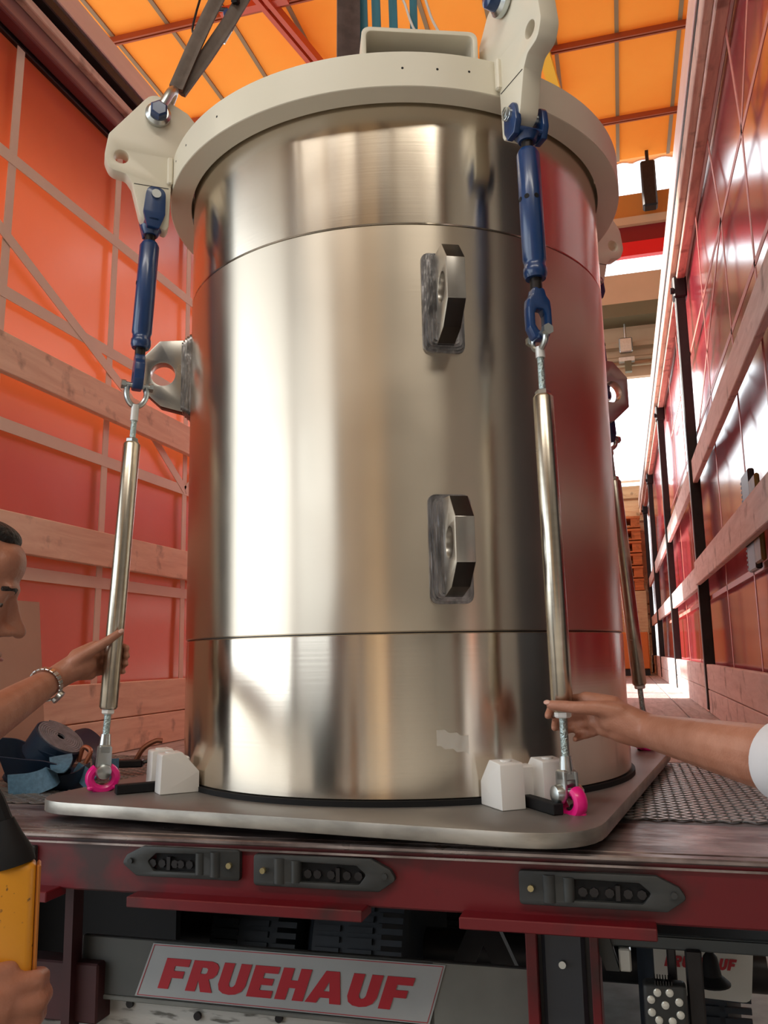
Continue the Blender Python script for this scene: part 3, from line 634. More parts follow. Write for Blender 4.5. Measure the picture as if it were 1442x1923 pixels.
bm = BM(); sweep(bm, [(-.45, 2.2, -.10), (-.28, 2.2, -.46)], bprof(.05, .03), (0, 1, 0)); sweep(bm, [(-.29, 2.23, -.10), (-.46, 2.23, -.46)], bprof(.05, .03), (0, 1, 0)); tag(obj('chassis_cross', bm, DARKM, smooth=0), 'dark crossed chassis struts under the deck right of the sign', 'strut')
bm = BM(); bx(bm, (-2.0, 4.3, -1.05), (.1, 4.4, -.06)); tag(obj('shade_backing', bm, BLACK, smooth=0), 'black transverse plate added as shade under the trailer bed behind the tyres', 'plate')  # dark plate added to stand in for shade behind the tyres
bm = BM(); bx(bm, (-2.0, 2.6, -1.0), (-1.42, 2.63, -.07)); tag(obj('shade_plate', bm, BLACK, smooth=0), 'black plate added as shade under the trailer at the far left', 'shade_plate')  # added sheet, painted black in place of deep shade
bm = BM(); bx(bm, (-2.02, 2.4, -1.0), (-1.98, 14, -.07)); tag(obj('side_shade_panel', bm, DARKM, smooth=0), 'dark panel added as shade under the left side of the trailer', 'shade_panel')  # panel added to keep the left underside as dark as shade
for x in (-1.35, -.1):
    bm = BM(); bx(bm, (x - .05, 2.75, -.30), (x + .05, YE, -.065)); tag(obj('chassis_rail', bm, BLACK, smooth=0), 'dark chassis rail under the %s of the deck' % ('left' if x < -1 else 'right'), 'beam')

# ------------------------------------------------------------------ base plate, gasket, vessel
CX, CY, RC = -.6121, 2.4286, .615
C0 = V((CX, CY, 0))
def pol(r_, th, z): return V((CX + r_ * math.cos(R(th)), CY + r_ * math.sin(R(th)), z))
def rad(th): return V((math.cos(R(th)), math.sin(R(th)), 0))
def tan_(th): return V((-math.sin(R(th)), math.cos(R(th)), 0))
a = R(-8.3); ex = V((math.cos(a), math.sin(a), 0)); ey = V((-math.sin(a), math.cos(a), 0))
for k, (u, v) in enumerate(((0, -.55), (0, 0.0), (0, .55))):
    bm = BM(); c = C0 + ey * v; sweep(bm, [c - ex * .55 + V((0, 0, .009)), c + ex * .55 + V((0, 0, .009))], bprof(.09, .018))
    tag(obj('bearer_strip', bm, BLACK, smooth=0), 'black bearer strip on the deck under the base plate, %s one' % ['front', 'middle', 'rear'][k], 'strip', 'bearers under the plate')
pts = rounded([(-.665, -.752), (.655, -.752), (.655, .752), (-.665, .752)], [.14, .15, .15, .14], 8)
e = empty('base_plate', (CX, CY, .02), 'thick grey steel base plate with rounded corners under the vessel', 'plate')
me = plate_mesh([pts], .028, MX((CX, CY, .034), ex, ey), .002)
o = link('slab', me, [STEEL_PLATE, PLATE_EDGE], e)
for p in me.polygons: p.material_index = 0 if abs(p.normal.z) > .9 else 1
bm = BM(); rev(bm, (CX, CY, .048), (CX, CY, .06), [(0, .50), (0, .624), (.012, .624), (.012, .50)], 128, caps=False)
tag(obj('gasket_ring', bm, BLACK), 'thin black rubber ring between the steel vessel and base plate', 'gasket')

ves = empty('steel_vessel', (CX, CY, .06), 'large turned stainless steel cylindrical vessel with welded lifting eyes', 'vessel')
def shell(n_, z0, z1, m, r_=RC, ch=.0025):
    bm = BM(); rev(bm, (CX, CY, z0), (CX, CY, z1), [(0, r_ - .02), (0, r_ - ch), (ch, r_), (z1 - z0 - ch, r_), (z1 - z0, r_ - ch), (z1 - z0, r_ - .02)], 192, caps=False)
    me = bpy.data.meshes.new(n_); bmesh.ops.recalc_face_normals(bm, faces=bm.faces); bm.to_mesh(me); bm.free()
    # keep the part's own origin on the axis
    o = link(n_, me, m, ves, 35); return o
shell('lower_band', .0605, .4125, STEEL_BAND)
shell('main_shell', .4150, 1.3765, STEEL_MID, RC + .0006)
shell('upper_band', 1.3785, 1.80, STEEL_BAND)
bm = BM(); rev(bm, (CX, CY, .062), (CX, CY, 1.80), [(0, .1), (0, RC - .006), (1.74, RC - .006), (1.74, .1)], 96, caps=False); obj('joint_line', bm, DARKM, ves)
bm = BM(); rev(bm, (CX, CY, 1.76), (CX, CY, 1.79), [(0, RC - .01), (.03, RC - .01)], 96); obj('top_cover', bm, STEEL_BAND, ves)
def lifting_eye(th, zc):
    """welded eye: chamfered plate with a bore on a layered weld pad"""
    o_ = pol(0, th, zc); Mx = MX(o_, rad(th), (0, 0, 1))
    r0, r1 = RC - .01, .752
    out = [(r0, -.115), (RC + .014, -.110), (.700, -.092), (.752, -.045), (.752, .052), (.705, .104), (RC + .014, .110), (r0, .115)]
    ey_ = plate('lifting_eye', [rounded(out, [0, .0, .004, .004, .004, .004, .0, 0], 2), circ2(.695, .004, .035, 28)], .042, Mx, [STEEL_LUG, CHAMF], ves, .0012)
    for p in ey_.data.polygons:
        if .25 < abs(p.normal.z) < .97 and abs(p.normal.dot(tan_(th))) < .3 and (p.center - pol(.695, th, zc)).length > .05: p.material_index = 1
    # weld pad: stepped rounded rings hugging the shell
    bm = BM(); t = tan_(th)
    for k, (hw, hh, d_) in enumerate(((.051, .124, .006), (.046, .119, .013), (.041, .114, .019), (.035, .109, .024), (.029, .104, .028))):
        ring = rounded([(-hw, -hh), (hw, -hh), (hw, hh), (-hw, hh)], .022 - .002 * k, 5)
        lo, hi = [], []
        for (u, z) in ring:
            an = th + math.degrees(u / RC)
            jit = .0012 * noise.noise(V((u * 300, z * 120, k)))
            lo.append(bm.verts.new(pol(RC - .004, an, zc + z))); hi.append(bm.verts.new(pol(RC + d_ + jit, th + math.degrees(u * .97 / RC), zc + z * .99)))
        n2 = len(ring)
        for i in range(n2): bm.faces.new((lo[i], lo[(i + 1) % n2], hi[(i + 1) % n2], hi[i]))
        bm.faces.new(hi)
    w_ = obj('weld_pad', bm, WELD, ves, 25)
    setparent(w_, ey_)
for th, zc in ((-65.6, 1.178), (-65.6, .598), (-155.6, 1.178), (27, 1.178), (114, 1.178)): lifting_eye(th, zc)
# crinkled tape
bm = BM(); g = []
for i in range(9):
    row = []
    for j in range(5):
        u = -.035 + .0088 * i; z = .171 + .009 * j - .0022 * i + .003 * math.sin(i * 2.1 + j)
        an = -66.4 + math.degrees(u / RC)
        row.append(bm.verts.new(pol(RC + .0015 + .004 * abs(noise.noise(V((i * .9, j * .9, 3)))), an, z)))
    g.append(row)
for i in range(8):
    for j in range(4): bm.faces.new((g[i][j], g[i + 1][j], g[i + 1][j + 1], g[i][j + 1]))
tp = obj('tape_scrap', bm, TAPE, smooth=0); tag(tp, 'crinkled scrap of clear tape stuck low on the steel vessel', 'tape')
so = tp.modifiers.new('s', 'SOLIDIFY'); so.thickness = .0004

# ------------------------------------------------------------------ lifting ring
lr = empty('lifting_ring', (CX, CY, 1.69), 'cream painted lifting ring round the vessel top with lugs and box pockets', 'lifting frame')
bm = BM(); rev(bm, (CX, CY, 1.69), (CX, CY, 1.782), [(0, RC + .008), (0, .682), (.0015, .684), (.0905, .684), (.092, .682), (.092, RC + .008)], 192, caps=False)
vs = bm.verts[:]
# close inner wall
k_ = 192
for i in range(k_): bm.faces.new((bm.verts[i] if False else vs[i], vs[5 * k_ + i], vs[5 * k_ + (i + 1) % k_], vs[(i + 1) % k_]))
obj('ring', bm, CREAM, lr)
for th in (-145, -51.5, 38, 128):
    Mx = MX(pol(0, th, 0), rad(th), (0, 0, 1))
    out = [(.645, 1.935), (.745, 1.985), (.790, 1.925), (.862, 1.830), (.872, 1.760), (.855, 1.722), (.812, 1.715), (.795, 1.690), (.770, 1.590), (.700, 1.560), (.692, 1.575), (.688, 1.69), (.688, 1.78), (.60, 1.78), (.60, 1.88)]
    rd = [.02, .05, .2, .03, .045, .03, .02, .01, .03, .03, .01, 0, 0, 0, .03]
    lg = plate('lug', [rounded(out, rd, 5), circ2(.826, 1.765, .020, 20)], .050, Mx, CREAM, lr, .003)
    # tapering lower tongue with the pin seat, weld block at the ring
    bm = BM(); bx(bm, (.684, -.036, 1.70), (.700, .036, 1.782), .004, Matrix.Translation(pol(0, th, 0)) @ Matrix.Rotation(R(th), 4, 'Z')); wb = obj('weld_block', bm, CREAM, lr); setparent(wb, lg)
    bm = BM(); bx(bm, (.695, -.0262, 1.688), (.790, .0262, 1.6895), 0, Matrix.Translation(pol(0, th, 0)) @ Matrix.Rotation(R(th), 4, 'Z')); wb = obj('joint_line', bm, DARKM, lr, 0); setparent(wb, lg)
for th in (-69, -159, 21, 111):
    Mx = MX(pol(.50, th, 1.782), tan_(th), (0, 0, 1))
    W_, Hh, tt = .145, .112, .012
    out = rounded([(-W_, 0), (W_, 0), (W_, Hh), (-W_, Hh)], [0.002, 0.002, .024, .024], 5)
    inn = rounded([(-W_ + tt, .006), (W_ - tt, .006), (W_ - tt, Hh - tt), (-W_ + tt, Hh - tt)], [0.002, 0.002, .016, .016], 5)
    plate('pocket', [out, inn], .24, Mx, CREAM, lr, .002)
for x, y in ():
    pass
for th, z in ((-73.5, 1.737), (-66.5, 1.737), (-59.9, 1.7405), (-117, 1.742), (-131, 1.745), (-139, 1.75)):
    bm = BM(); cyl(bm, pol(.680, th, z), pol(.6845, th, z), .003, seg=10); obj('tapped_hole', bm, BLACK, lr)

# ------------------------------------------------------------------ shackles and slings above the ring
HOOK = V((-.61, 2.43, 3.62))
def top_shackle(th, lab):
    P = pol(.730, th, 1.907); n_ = tan_(th); e = empty('shackle', P, lab, 'shackle', 'shackles on the ring lugs')
    bm = BM(); cyl(bm, P - n_ * .062, P + n_ * .062, .017, seg=20); obj('pin', bm, BLUE, e)
    for s in (-1, 1):
        bm = BM(); rev(bm, P + n_ * s * .028, P + n_ * s * .050, [(0, .012), (0, .034), (.004, .036), (.014, .036), (.022, .028), (.022, .012)], 28); obj('bow_eye', bm, ZINC, e)
    bm = BM(); rev(bm, P - n_ * .078, P - n_ * .05, [(0, .016), (.004, .023), (.024, .026), (.028, .026)], 24); obj('pin_head', bm, BLUE, e)
    bm = BM(); rev(bm, P + n_ * .05, P + n_ * .072, [(0, .026), (.018, .026), (.022, .020)], 6); obj('nut', bm, BLUE, e)
    d_ = (HOOK - P).normalized(); d_ = (d_ - n_ * d_.dot(n_)).normalized()
    pts = smoothpts([P + n_ * .040, P + n_ * .043 + d_ * .04, P + n_ * .036 + d_ * .085, P + d_ * .118, P - n_ * .036 + d_ * .085, P - n_ * .043 + d_ * .04, P - n_ * .040], 6)
    bm = BM(); sweep(bm, pts, rprof(.0135, 12), hint=tuple(n_.cross(d_))); obj('bow', bm, ZINC, e)
    return P + d_ * .118, n_, d_
def strap_sling(name, A, B, wd, m, lab, off, cat='sling', thick=.012, bulge=0.02, parent=None):
    bm = BM(); A = V(A); B = V(B); n_ = V(off); pts = []
    for k in range(13):
        t = k / 12; pts.append(lerp(A, B, t) + n_ * bulge * math.sin(math.pi * min(1, t * 2.2)) )
    ws = []
    prof = [(-wd / 2, -thick / 2), (-wd / 6, -thick * .8), (wd / 6, -thick * .3), (wd / 2, -thick / 2), (wd / 2, thick / 2), (wd / 6, thick * .8), (-wd / 6, thick * .3), (-wd / 2, thick / 2)]
    sweep(bm, pts, prof, hint=(0.5, -.8, .2))
    o = obj(name, bm, m, parent, 50)
    return o if parent else tag(o, lab, cat)
P, n_, d_ = top_shackle(-145, 'blue pinned zinc bow shackle on the left lug of the cream ring')
e = empty('round_sling', P, 'grey-brown two-leg webbing sling rising from the left shackle', 'sling')
side = V((.84, .54, 0)).normalized()
strap_sling('sling_leg', P + d_ * .012, HOOK - side * .05, .040, BROWN2, '', -side, bulge=.015, parent=e)
strap_sling('sling_leg', P + d_ * .012 + V((0, .02, 0)), HOOK + side * .03, .040, BROWN2, '', side, bulge=.028, parent=e)
bm = BM(); bx(bm, (-.012, -.012, -.03), (.012, .012, .03), .005, Matrix.Translation(P + d_ * .40 + side * .02)); obj('sling_tag', bm, DARKM, e)
P2, n2_, d2_ = top_shackle(-51.5, 'blue pinned zinc bow shackle on the right front lug of the cream ring')
e = empty('round_sling', P2, 'dark webbing sling leaving the top of the frame from the right shackle', 'sling')
strap_sling('sling_leg', P2 - d2_ * .006, HOOK + side * .05, .05, BROWN2, '', side, bulge=.02, parent=e)
P3, n3_, d3_ = top_shackle(128, 'zinc bow shackle on the rear left lug hidden behind the cream ring')
strap_sling('webbing_sling', P3 + V((.10, 0, -.02)), V((-.80, 2.86, 9.4)), .095, BROWNW, 'wide dark brown webbing sling rising behind the ring top', (0, 0, 0), bulge=0)
for i, (x, wd, zt) in enumerate(((-.868, .038, 0), (-.812, .036, 0), (-.741, .034, 0), (-.655, .030, 0))):
    bm = BM(); sweep(bm, [(x + .012 * (1 if i < 3 else -.3), 3.0, 1.86), (x, 3.0, 3.0), (x - .01, 3.0, 3.6), (x - .01, 3.0, 9.40)], bprof(wd, .008), hint=(0, 1, 0))
    o = obj('hanging_strap', bm, TEAL, smooth=0)
    tag(o, ['leftmost teal strap hanging behind the cream box pocket', 'second teal strap from the left behind the cream box pocket', 'third teal strap from the left behind the cream box pocket', 'rightmost dark teal strap hanging behind the cream box pocket'][i], 'strap', 'teal straps')
for i, x in enumerate((-.712, -.628)):
    bm = BM(); pts = [V((x + .012 * k + .004 * math.sin(k), 2.98, 3.02 - k * .035)) for k in range(8)]; sweep(bm, pts, rprof(.005, 6), hint=(0, 1, 0))
    tag(obj('white_cord', bm, mat('white_cord%d' % i, (.75, .72, .65), .6)), ['left', 'right'][i] + ' short white cord beside the teal straps', 'cord')
e = empty('crane_hook', HOOK, 'large steel crane hook above the vessel holding the webbing slings', 'hook')
bm = BM(); hp_ = smoothpts([HOOK + V((-.02, 0, .26)), HOOK + V((-.02, 0, .17)), HOOK + V((.07, 0, .12)), HOOK + V((.09, 0, .03)), HOOK + V((.02, 0, -.045)), HOOK + V((-.07, 0, -.02)), HOOK + V((-.10, 0, .06))], 6); sweep(bm, hp_, rprof(.026, 12), hint=(0, 1, 0)); obj('hook_body', bm, DARKM, e)
bm = BM(); bx(bm, (HOOK.x - .12, HOOK.y - .07, HOOK.z + .25), (HOOK.x + .08, HOOK.y + .07, HOOK.z + .55), .03); obj('hook_block', bm, YEL, e)
bm = BM(); cyl(bm, HOOK + V((-.06, 0, .5)), V((HOOK.x - .06, HOOK.y, 9.45)), .008, seg=8); obj('wire_rope', bm, GREYM, e)
e = empty('pendant_plug', (-2.25, 4.5, 4.45), 'blue plug with a pale tail hanging under the orange roof near the left sling', 'plug')
bm = BM(); rev(bm, (-2.22, 4.5, 4.52), (-2.19, 4.5, 4.36), [(0, .012), (.02, .03), (.11, .034), (.15, .018), (.163, .012)], 16); obj('plug_body', bm, BLUE, e)
bm = BM(); cyl(bm, (-2.22, 4.5, 4.52), (-2.32, 4.5, 4.55), .014, seg=8); sweep(bm, smoothpts([(-2.32, 4.5, 4.54), (-2.45, 4.5, 4.40), (-2.4, 4.5, 4.7), (-1.9, 4.6, 6.5), (-1.8, 5, 9.4)]), rprof(.008, 6), hint=(0, 1, 0)); obj('cable', bm, DARKM, e)
bm = BM(); cyl(bm, (-2.19, 4.5, 4.36), (-2.24, 4.5, 4.28), .009, seg=8); obj('tail', bm, ZINC, e)

# ------------------------------------------------------------------ tie rods
def tie_rod(A, B, th, lab, tts, sg=-1):
    """blue turnbuckle with clevis and link, shackle, threaded rods and steel tube, all along A->B"""
    A = V(A); B = V(B); L_ = (B - A).length; d = (B - A).normalized(); r_ = rad(th); tn = tan_(th)
    tn = (tn - d * tn.dot(d)).normalized(); r_ = d.cross(tn).normalized()
    at = lambda t: A + (B - A) * t
    e = empty('tie_rod', B, lab, 'tie rod', 'tie rods around the vessel')
    tb0, tb1, lk0, lk1, c0, rod0, tu0, tu1, nt1, fk0 = tts
    # upper clevis: two ears either side of the lug, pin across
    ear_l = (at(tb0) - A).length - .028
    cle = None
    prof = rounded([(-.026, -.024), (.026, -.024), (.030, ear_l * .55), (.017, ear_l), (-.017, ear_l), (-.030, ear_l * .55)], [.024, .024, .02, .004, .004, .02], 6)
    me = None
    bm = BM()
    for s in (-1, 1):
        m2 = plate_mesh([prof], .016, MX(A + tn * s * .036, r_, d), .003); bm.from_mesh(m2); bpy.data.meshes.remove(m2)
    bx(bm, (-.023, -.044, ear_l * .62), (.023, .044, ear_l * .88), .010, Matrix.Translation(A) @ Matrix((r_, tn, r_.cross(tn))).transposed().to_4x4(), 3) if r_.cross(tn).dot(d) > 0 else bx(bm, (-.023, -.044, ear_l * .62), (.023, .044, ear_l * .88), .010, Matrix.Translation(A) @ Matrix((r_, tn, d)).transposed().to_4x4(), 3)
    rev(bm, A + d * (ear_l * .82), A + d * (ear_l + .006), [(0, .031), (ear_l * .18 - .008, .028), (ear_l * .18 + .006, .020)], 20)
    cle = obj('clevis', bm, BLUE, e)
    bm = BM(); cyl(bm, A - tn * .050, A + tn * .050, .013, seg=20); rev(bm, A - tn * .052, A - tn * .044, [(0, .013), (.002, .016), (.008, .016)], 20); pin = obj('pin', bm, ZINC, e); setparent(pin, cle)
    bm = BM(); pts = [A - tn * .052 + r_ * (.014 * math.cos(q * .8)) + d * (.014 * math.sin(q * .8)) - tn * .003 * q * .2 for q in range(10)]; sweep(bm, pts, rprof(.002, 5), hint=tuple(tn)); pin = obj('split_pin', bm, ZINC, e); setparent(pin, cle)
    bm = BM(); cyl(bm, A + d * (ear_l), at(tb0) + d * .02, .014, seg=12); obj('screw', bm, DARKTHREAD, e); bm = BM(); cyl(bm, at(tb1) - d * .02, at(lk0) + d * .01, .014, seg=12); obj('screw', bm, DARKTHREAD, e)
    LB = (at(tb1) - at(tb0)).length
    bm = BM(); rev(bm, at(tb0), at(tb1), [(0, .016), (0, .021), (.012, .027), (LB - .045, .027), (LB - .04, .0245), (LB - .028, .0245), (LB - .024, .027), (LB - .010, .027), (LB, .023), (LB, .016)], 28)
    bd = obj('turnbuckle_body', bm, BLUE, e)
    for q in (.40,):
        for a_ in (r_, tn * -1, (tn * -.75 + r_ * .66).normalized(), (tn * -.85 - r_ * .5).normalized()):
            bm = BM(); c = at(tb0 + (tb1 - tb0) * q); cyl(bm, c + a_ * .0262, c + a_ * .0274, .006, seg=12); h_ = obj('wrench_hole', bm, BLACK, e); setparent(h_, bd)
    # oval link in the tangential plane
    LK = (at(lk1) - at(lk0)).length; w2 = .029
    out = [(-.014, 0), (.014, 0), (.018, .018), (w2 - .002, .030), (w2, .050), (w2, LK - .026), (.016, LK), (-.016, LK), (-w2, LK - .026), (-w2, .050), (-w2 + .002, .030), (-.018, .018)]
    inn = [(-.008, .052), (.008, .052), (.0135, .064), (.0135, LK - .032), (.006, LK - .020), (-.006, LK - .020), (-.0135, LK - .032), (-.0135, .064)]
    plate('link', [rounded(out, .010, 4), rounded(inn, .005, 3)], .028, MX(at(lk0), tn, d), BLUE, e, .005)
    # bow shackle through the link
    S0 = at(lk1) - d * .012
    bm = BM(); cyl(bm, S0 - r_ * .036, S0 + r_ * .036, .0075, seg=14); cyl(bm, S0 + r_ * .030, S0 + r_ * .042, .013, seg=6); cyl(bm, S0 - r_ * .042, S0 - r_ * .032, .013, seg=6); sh = obj('shackle_bolt', bm, ZINC, e)
    bm = BM(); hh = (at(c0) - S0).length
    pts = smoothpts([S0 - r_ * .024 - d * .006, S0 - r_ * .026 + d * hh * .45, S0 - r_ * .016 + d * hh * .85, S0 + d * hh, S0 + r_ * .016 + d * hh * .85, S0 + r_ * .026 + d * hh * .45, S0 + r_ * .024 - d * .006], 5)
    sweep(bm, pts, rprof(.0075, 10), hint=tuple(tn)); sb = obj('shackle_bow', bm, ZINC, e)
    # collar, threaded rod, lock nuts, tube
    bm = BM(); cyl(bm, at(c0) - d * .004, at(rod0), .0105, seg=16); obj('collar', bm, mat('collar_white', (.7, .7, .68), .4, .3), e)
    bm = BM(); cyl(bm, at(rod0) - d * .004, at(tu0) + d * .02, .0078, seg=14); obj('threaded_rod', bm, ZROD, e); bm = BM(); cyl(bm, at(tu1) - d * .02, at(fk0) + d * .01, .0085, seg=14); obj('threaded_rod', bm, ZROD, e)
    for t0, s in ((tu0, -1), (tu1, 1)):
        bm = BM(); q = at(t0); rev(bm, q + d * s * .001, q + d * s * .012, [(0, .014), (0, .017), (.008, .017), (.011, .014)], 6); obj('lock_nut', bm, ZINC if s < 0 else mat('white_plated_nut', (.85, .85, .83), .35), e)
    LT = (at(tu1) - at(tu0)).length
    bm = BM(); rev(bm, at(tu0), at(tu1), [(0, .012), (0, .0185), (.006, .0225), (LT - .006, .0225), (LT, .0185), (LT, .012)], 32); obj('tube', bm, TUBE, e)
    # lower fork with its bolt
    bm = BM()
    LF = (B - at(fk0)).length
    for s in (-1, 1):
        m2 = plate_mesh([rounded([(-.016, 0), (.016, 0), (.018, LF + .014), (-.018, LF + .014)], [.002, .002, .014, .014], 5)], .007, MX(at(fk0) + tn * s * .013, r_, d), .001); bm.from_mesh(m2); bpy.data.meshes.remove(m2)
    bx(bm, (-.014, -.0165, 0), (.014, .0165, .022), .003, MX(at(fk0), r_, tn) if False else (lambda F: F)(Matrix((r_, tn, r_.cross(tn))).transposed().to_4x4().copy()) if False else Matrix.Translation(at(fk0) - d * .004) @ Matrix((r_, tn, d)).transposed().to_4x4())
    cyl(bm, at(fk0) - d * .03, at(fk0) + d * .004, .012, .015, seg=14)
    fk = obj('fork', bm, ZINC, e)
    bm = BM(); rev(bm, B + tn * sg * .034, B + tn * sg * .015, [(0, .010), (.003, .017), (.012, .0195), (.019, .0195)], 24); cyl(bm, B - tn * .028, B + tn * .028, .010, seg=14); cyl(bm, B - tn * sg * .018, B - tn * sg * .030, .016, seg=6); q = obj('fork_bolt', bm, ZINC, e); setparent(q, fk)
    return d, r_, tn
def pink_ring(B, th, lab, tilt=0, sg=-1):
    """pink load ring hanging on the fork bolt over its swivel base"""
    B = V(B); tn = tan_(th + tilt); r_ = rad(th + tilt); e = empty('load_ring', (B.x, B.y, .048), lab, 'load ring', 'load rings on the base plate')
    c = B - V((0, 0, .012)); bm = BM(); pts = []
    for k in range(25):
        a_ = R(-238 + 296 * k / 24); pts.append(c + r_ * (.031 * math.cos(a_)) + V((0, 0, .027 * math.sin(a_))))
    hs = [tuple(tn)] * len(pts)
    sweep(bm, pts, [(-.010, -.010), (-.003, -.014), (.006, -.013), (.0105, -.006), (.0105, .006), (.006, .013), (-.003, .014), (-.010, .010)], hint=[V(h) for h in hs]); obj('pink_bow', bm, PINK, e)
    for s in (-1, 1):
        bm = BM(); bmesh.ops.create_icosphere(bm, subdivisions=2, radius=.011, matrix=Matrix.Translation(c + r_ * s * .026 + V((0, 0, -.022)) + tn * .004) @ Matrix.Diagonal((1, 1, .7, 1))); obj('boss', bm, PINK, e)
    bm = BM(); z0 = .0485; q = V((c.x, c.y, z0)) - tn * sg * .016 ; rev(bm, q, q + V((0, 0, .03)), [(0, .020), (.008, .020), (.009, .014), (.014, .012), (.016, .008)], 20); obj('swivel_base', bm, GREYM, e)
rodL = (V((-1.213, 2.0075, 1.655)), V((-1.265, 1.931, .095)))
tL = (.082, .285, .297, .362, .392, .418, .457, .904, .914, .962)
tie_rod(*rodL, -140, 'tie rod at the left of the vessel, its tube held by the man in black', tL, 1)
pink_ring((-1.262, 1.927, .092), -140, 'bright pink load ring at the left corner of the base plate', 0, 1)
rodR = (V((-.143, 1.856, 1.605)), V((-.125, 1.817, .085)))
tR = (.056, .268, .284, .365, .378, .392, .449, .895, .902, .972)
tie_rod(*rodR, -55, 'tie rod at the right front of the vessel, held by the bare arm', tR)
pink_ring((-.121, 1.813, .082), -55, 'bright pink load ring at the right front corner of the base plate', 10)
for th, lab in ((38, 'tie rod behind the vessel at the right, mostly hidden, hanging free'), (128, 'tie rod behind the vessel at the left, fully hidden from the front')):
    A_ = pol(.735, th, 1.61); B_ = pol(.845, th, .095); tie_rod(A_, B_, th, lab, tR)
    pink_ring(B_, th, 'pink load ring at the rear %s corner of the base plate' % ('right' if th < 90 else 'left'))

# ------------------------------------------------------------------ nylon blocks and bars
def nylon(th, lab, lab2):
    e = empty('nylon_block', pol(.66, th, .048), lab, 'block', 'white nylon blocks')
    prof = rounded([(.617, 0), (.712, 0), (.708, .092), (.660, .096), (.617, .048)], [.002, .002, .006, .004, .004], 3)
    for s in (-1, 1):
        plate('slab', [prof], .055, MX(pol(0, th, .0485) + tan_(th) * s * .050, rad(th), (0, 0, 1)), NYLON, e, .002)
    bm = BM(); bx(bm, (.628, -.03, 0), (.668, .03, .080), .004, Matrix.Translation(pol(0, th, .0485)) @ Matrix.Rotation(R(th), 4, 'Z')); obj('bridge', bm, NYLON, e)
    for s in (-1, 1):
        bm = BM(); q = pol(.683, th, .142) + tan_(th) * s * .050; cyl(bm, q, q + V((0, 0, .0035)), .012, seg=16); obj('screw_cap', bm, NYLON, e)
    bm = BM(); bx(bm, (.672, -.012, 0), (.800, .012, .022), .002, Matrix.Translation(pol(0, th, .0485)) @ Matrix.Rotation(R(th), 4, 'Z')); tag(obj('locating_bar', bm, BLACK), lab2, 'bar', 'black locating bars')
nylon(-137, 'white nylon block clamp at the left foot of the vessel', 'black bar between the left nylon block and pink ring')
nylon(-54, 'white nylon block clamp at the right front foot of the vessel', 'black bar between the right nylon block and pink ring')

# ------------------------------------------------------------------ blue strap heap on the left of the deck
def ribbon(name, pts, wd, m, lab, hints, n=6, t=.0035, cat='strap', group='blue straps on the deck'):
    P_ = smoothpts(pts, n); H_ = smoothpts(hints, n) if isinstance(hints, list) else hints
    bm = BM(); sweep(bm, P_, bprof(t, wd), hint=[V(h) for h in H_] if isinstance(H_, list) else H_)
    return tag(obj(name, bm, m, smooth=60), lab, cat, group)
rc = V((-1.647, 2.283, 0.139)); rn = V((.60, -.02, .78)).normalized()
e = empty('strap_roll', (rc.x, rc.y, 0), 'rolled dark blue ratchet strap lying tilted on the deck', 'strap roll')
bm = BM(); rev(bm, rc - rn * .075, rc + rn * .004, [(0, .012), (0, .074), (.002, .078), (.077, .078), (.079, .074)], 40, caps=False); obj('webbing_coil', bm, STRAPB, e)
F = frame(rn); bm = BM(); pts = []
for k in range(9 * 24):
    a_ = 2 * math.pi * k / 24; rr_ = .013 + .062 * k / (9 * 24); pts.append(rc + rn * .004 + F @ V((rr_ * math.cos(a_), rr_ * math.sin(a_), 0)))
sweep(bm, pts, bprof(.0058, .006), hint=tuple(rn)); obj('coil_edge', bm, STRAPE, e)
ribbon('lashing_strap', [(-1.822, 2.241, 0.107), (-1.76, 2.259, 0.1), (-1.669, 2.226, 0.077), (-1.632, 2.237, 0.056)], 0.085, STRAPB, 'dark blue flat strap running left from under the strap roll', (.1,-.5,1.0))
ribbon('lashing_strap', [(-1.59, 2.213, 0.096), (-1.562, 2.176, 0.075), (-1.574, 2.152, 0.047), (-1.625, 2.138, 0.028), (-1.69, 2.12, 0.023)], 0.062, STRAPL, 'light blue strap loop curling down in front of the roll', [(.84, .54, .1), (.84, .5, .4), (.5, .3, .9), (.1, .1, 1), (0, -.1, 1)])
ribbon('lashing_strap', [(-1.751, 2.169, 0.068), (-1.669, 2.168, 0.062), (-1.611, 2.186, 0.054), (-1.555, 2.208, 0.034)], 0.075, STRAPB, 'navy strap lying in the middle of the heap below the roll', (.1,-.6,.9))
ribbon('lashing_strap', [(-1.81, 2.546, 0.114), (-1.732, 2.507, 0.124), (-1.662, 2.47, 0.103), (-1.614, 2.429, 0.062), (-1.602, 2.4, 0.006)], 0.085, STRAPB, 'dark navy strap hump behind the roll at the right', [(-.3,.9,.3)]*5)
ribbon('lashing_strap', [(-1.59, 2.283, 0.049), (-1.567, 2.258, 0.049), (-1.537, 2.245, 0.04), (-1.491, 2.223, 0.021)], 0.045, STRAPL, 'light blue strap piece between the roll and pink ring', (.3,.5,.9))
ribbon('lashing_strap', [(-1.666, 2.169, 0.014), (-1.583, 2.179, 0.021), (-1.539, 2.213, 0.026), (-1.549, 2.295, 0.039)], 0.06, STRAPB, 'dark blue strap end lying flat at the heap front', (.2,-.6,1))
ribbon('lashing_strap', [(-1.497, 2.344, 0.006), (-1.496, 2.343, 0.039), (-1.492, 2.337, 0.075)], 0.026, STRAPL, 'pale blue upright strap end behind the left pink ring', (.84,.54,0))
bm = BM(); bmesh.ops.create_icosphere(bm, subdivisions=3, radius=1, matrix=Matrix.Translation((-1.70, 2.30, .030)) @ Matrix.Diagonal((.13, .11, .040, 1)))
for v in bm.verts: v.co += V((0, 0, .02 * noise.noise(v.co * 14)))
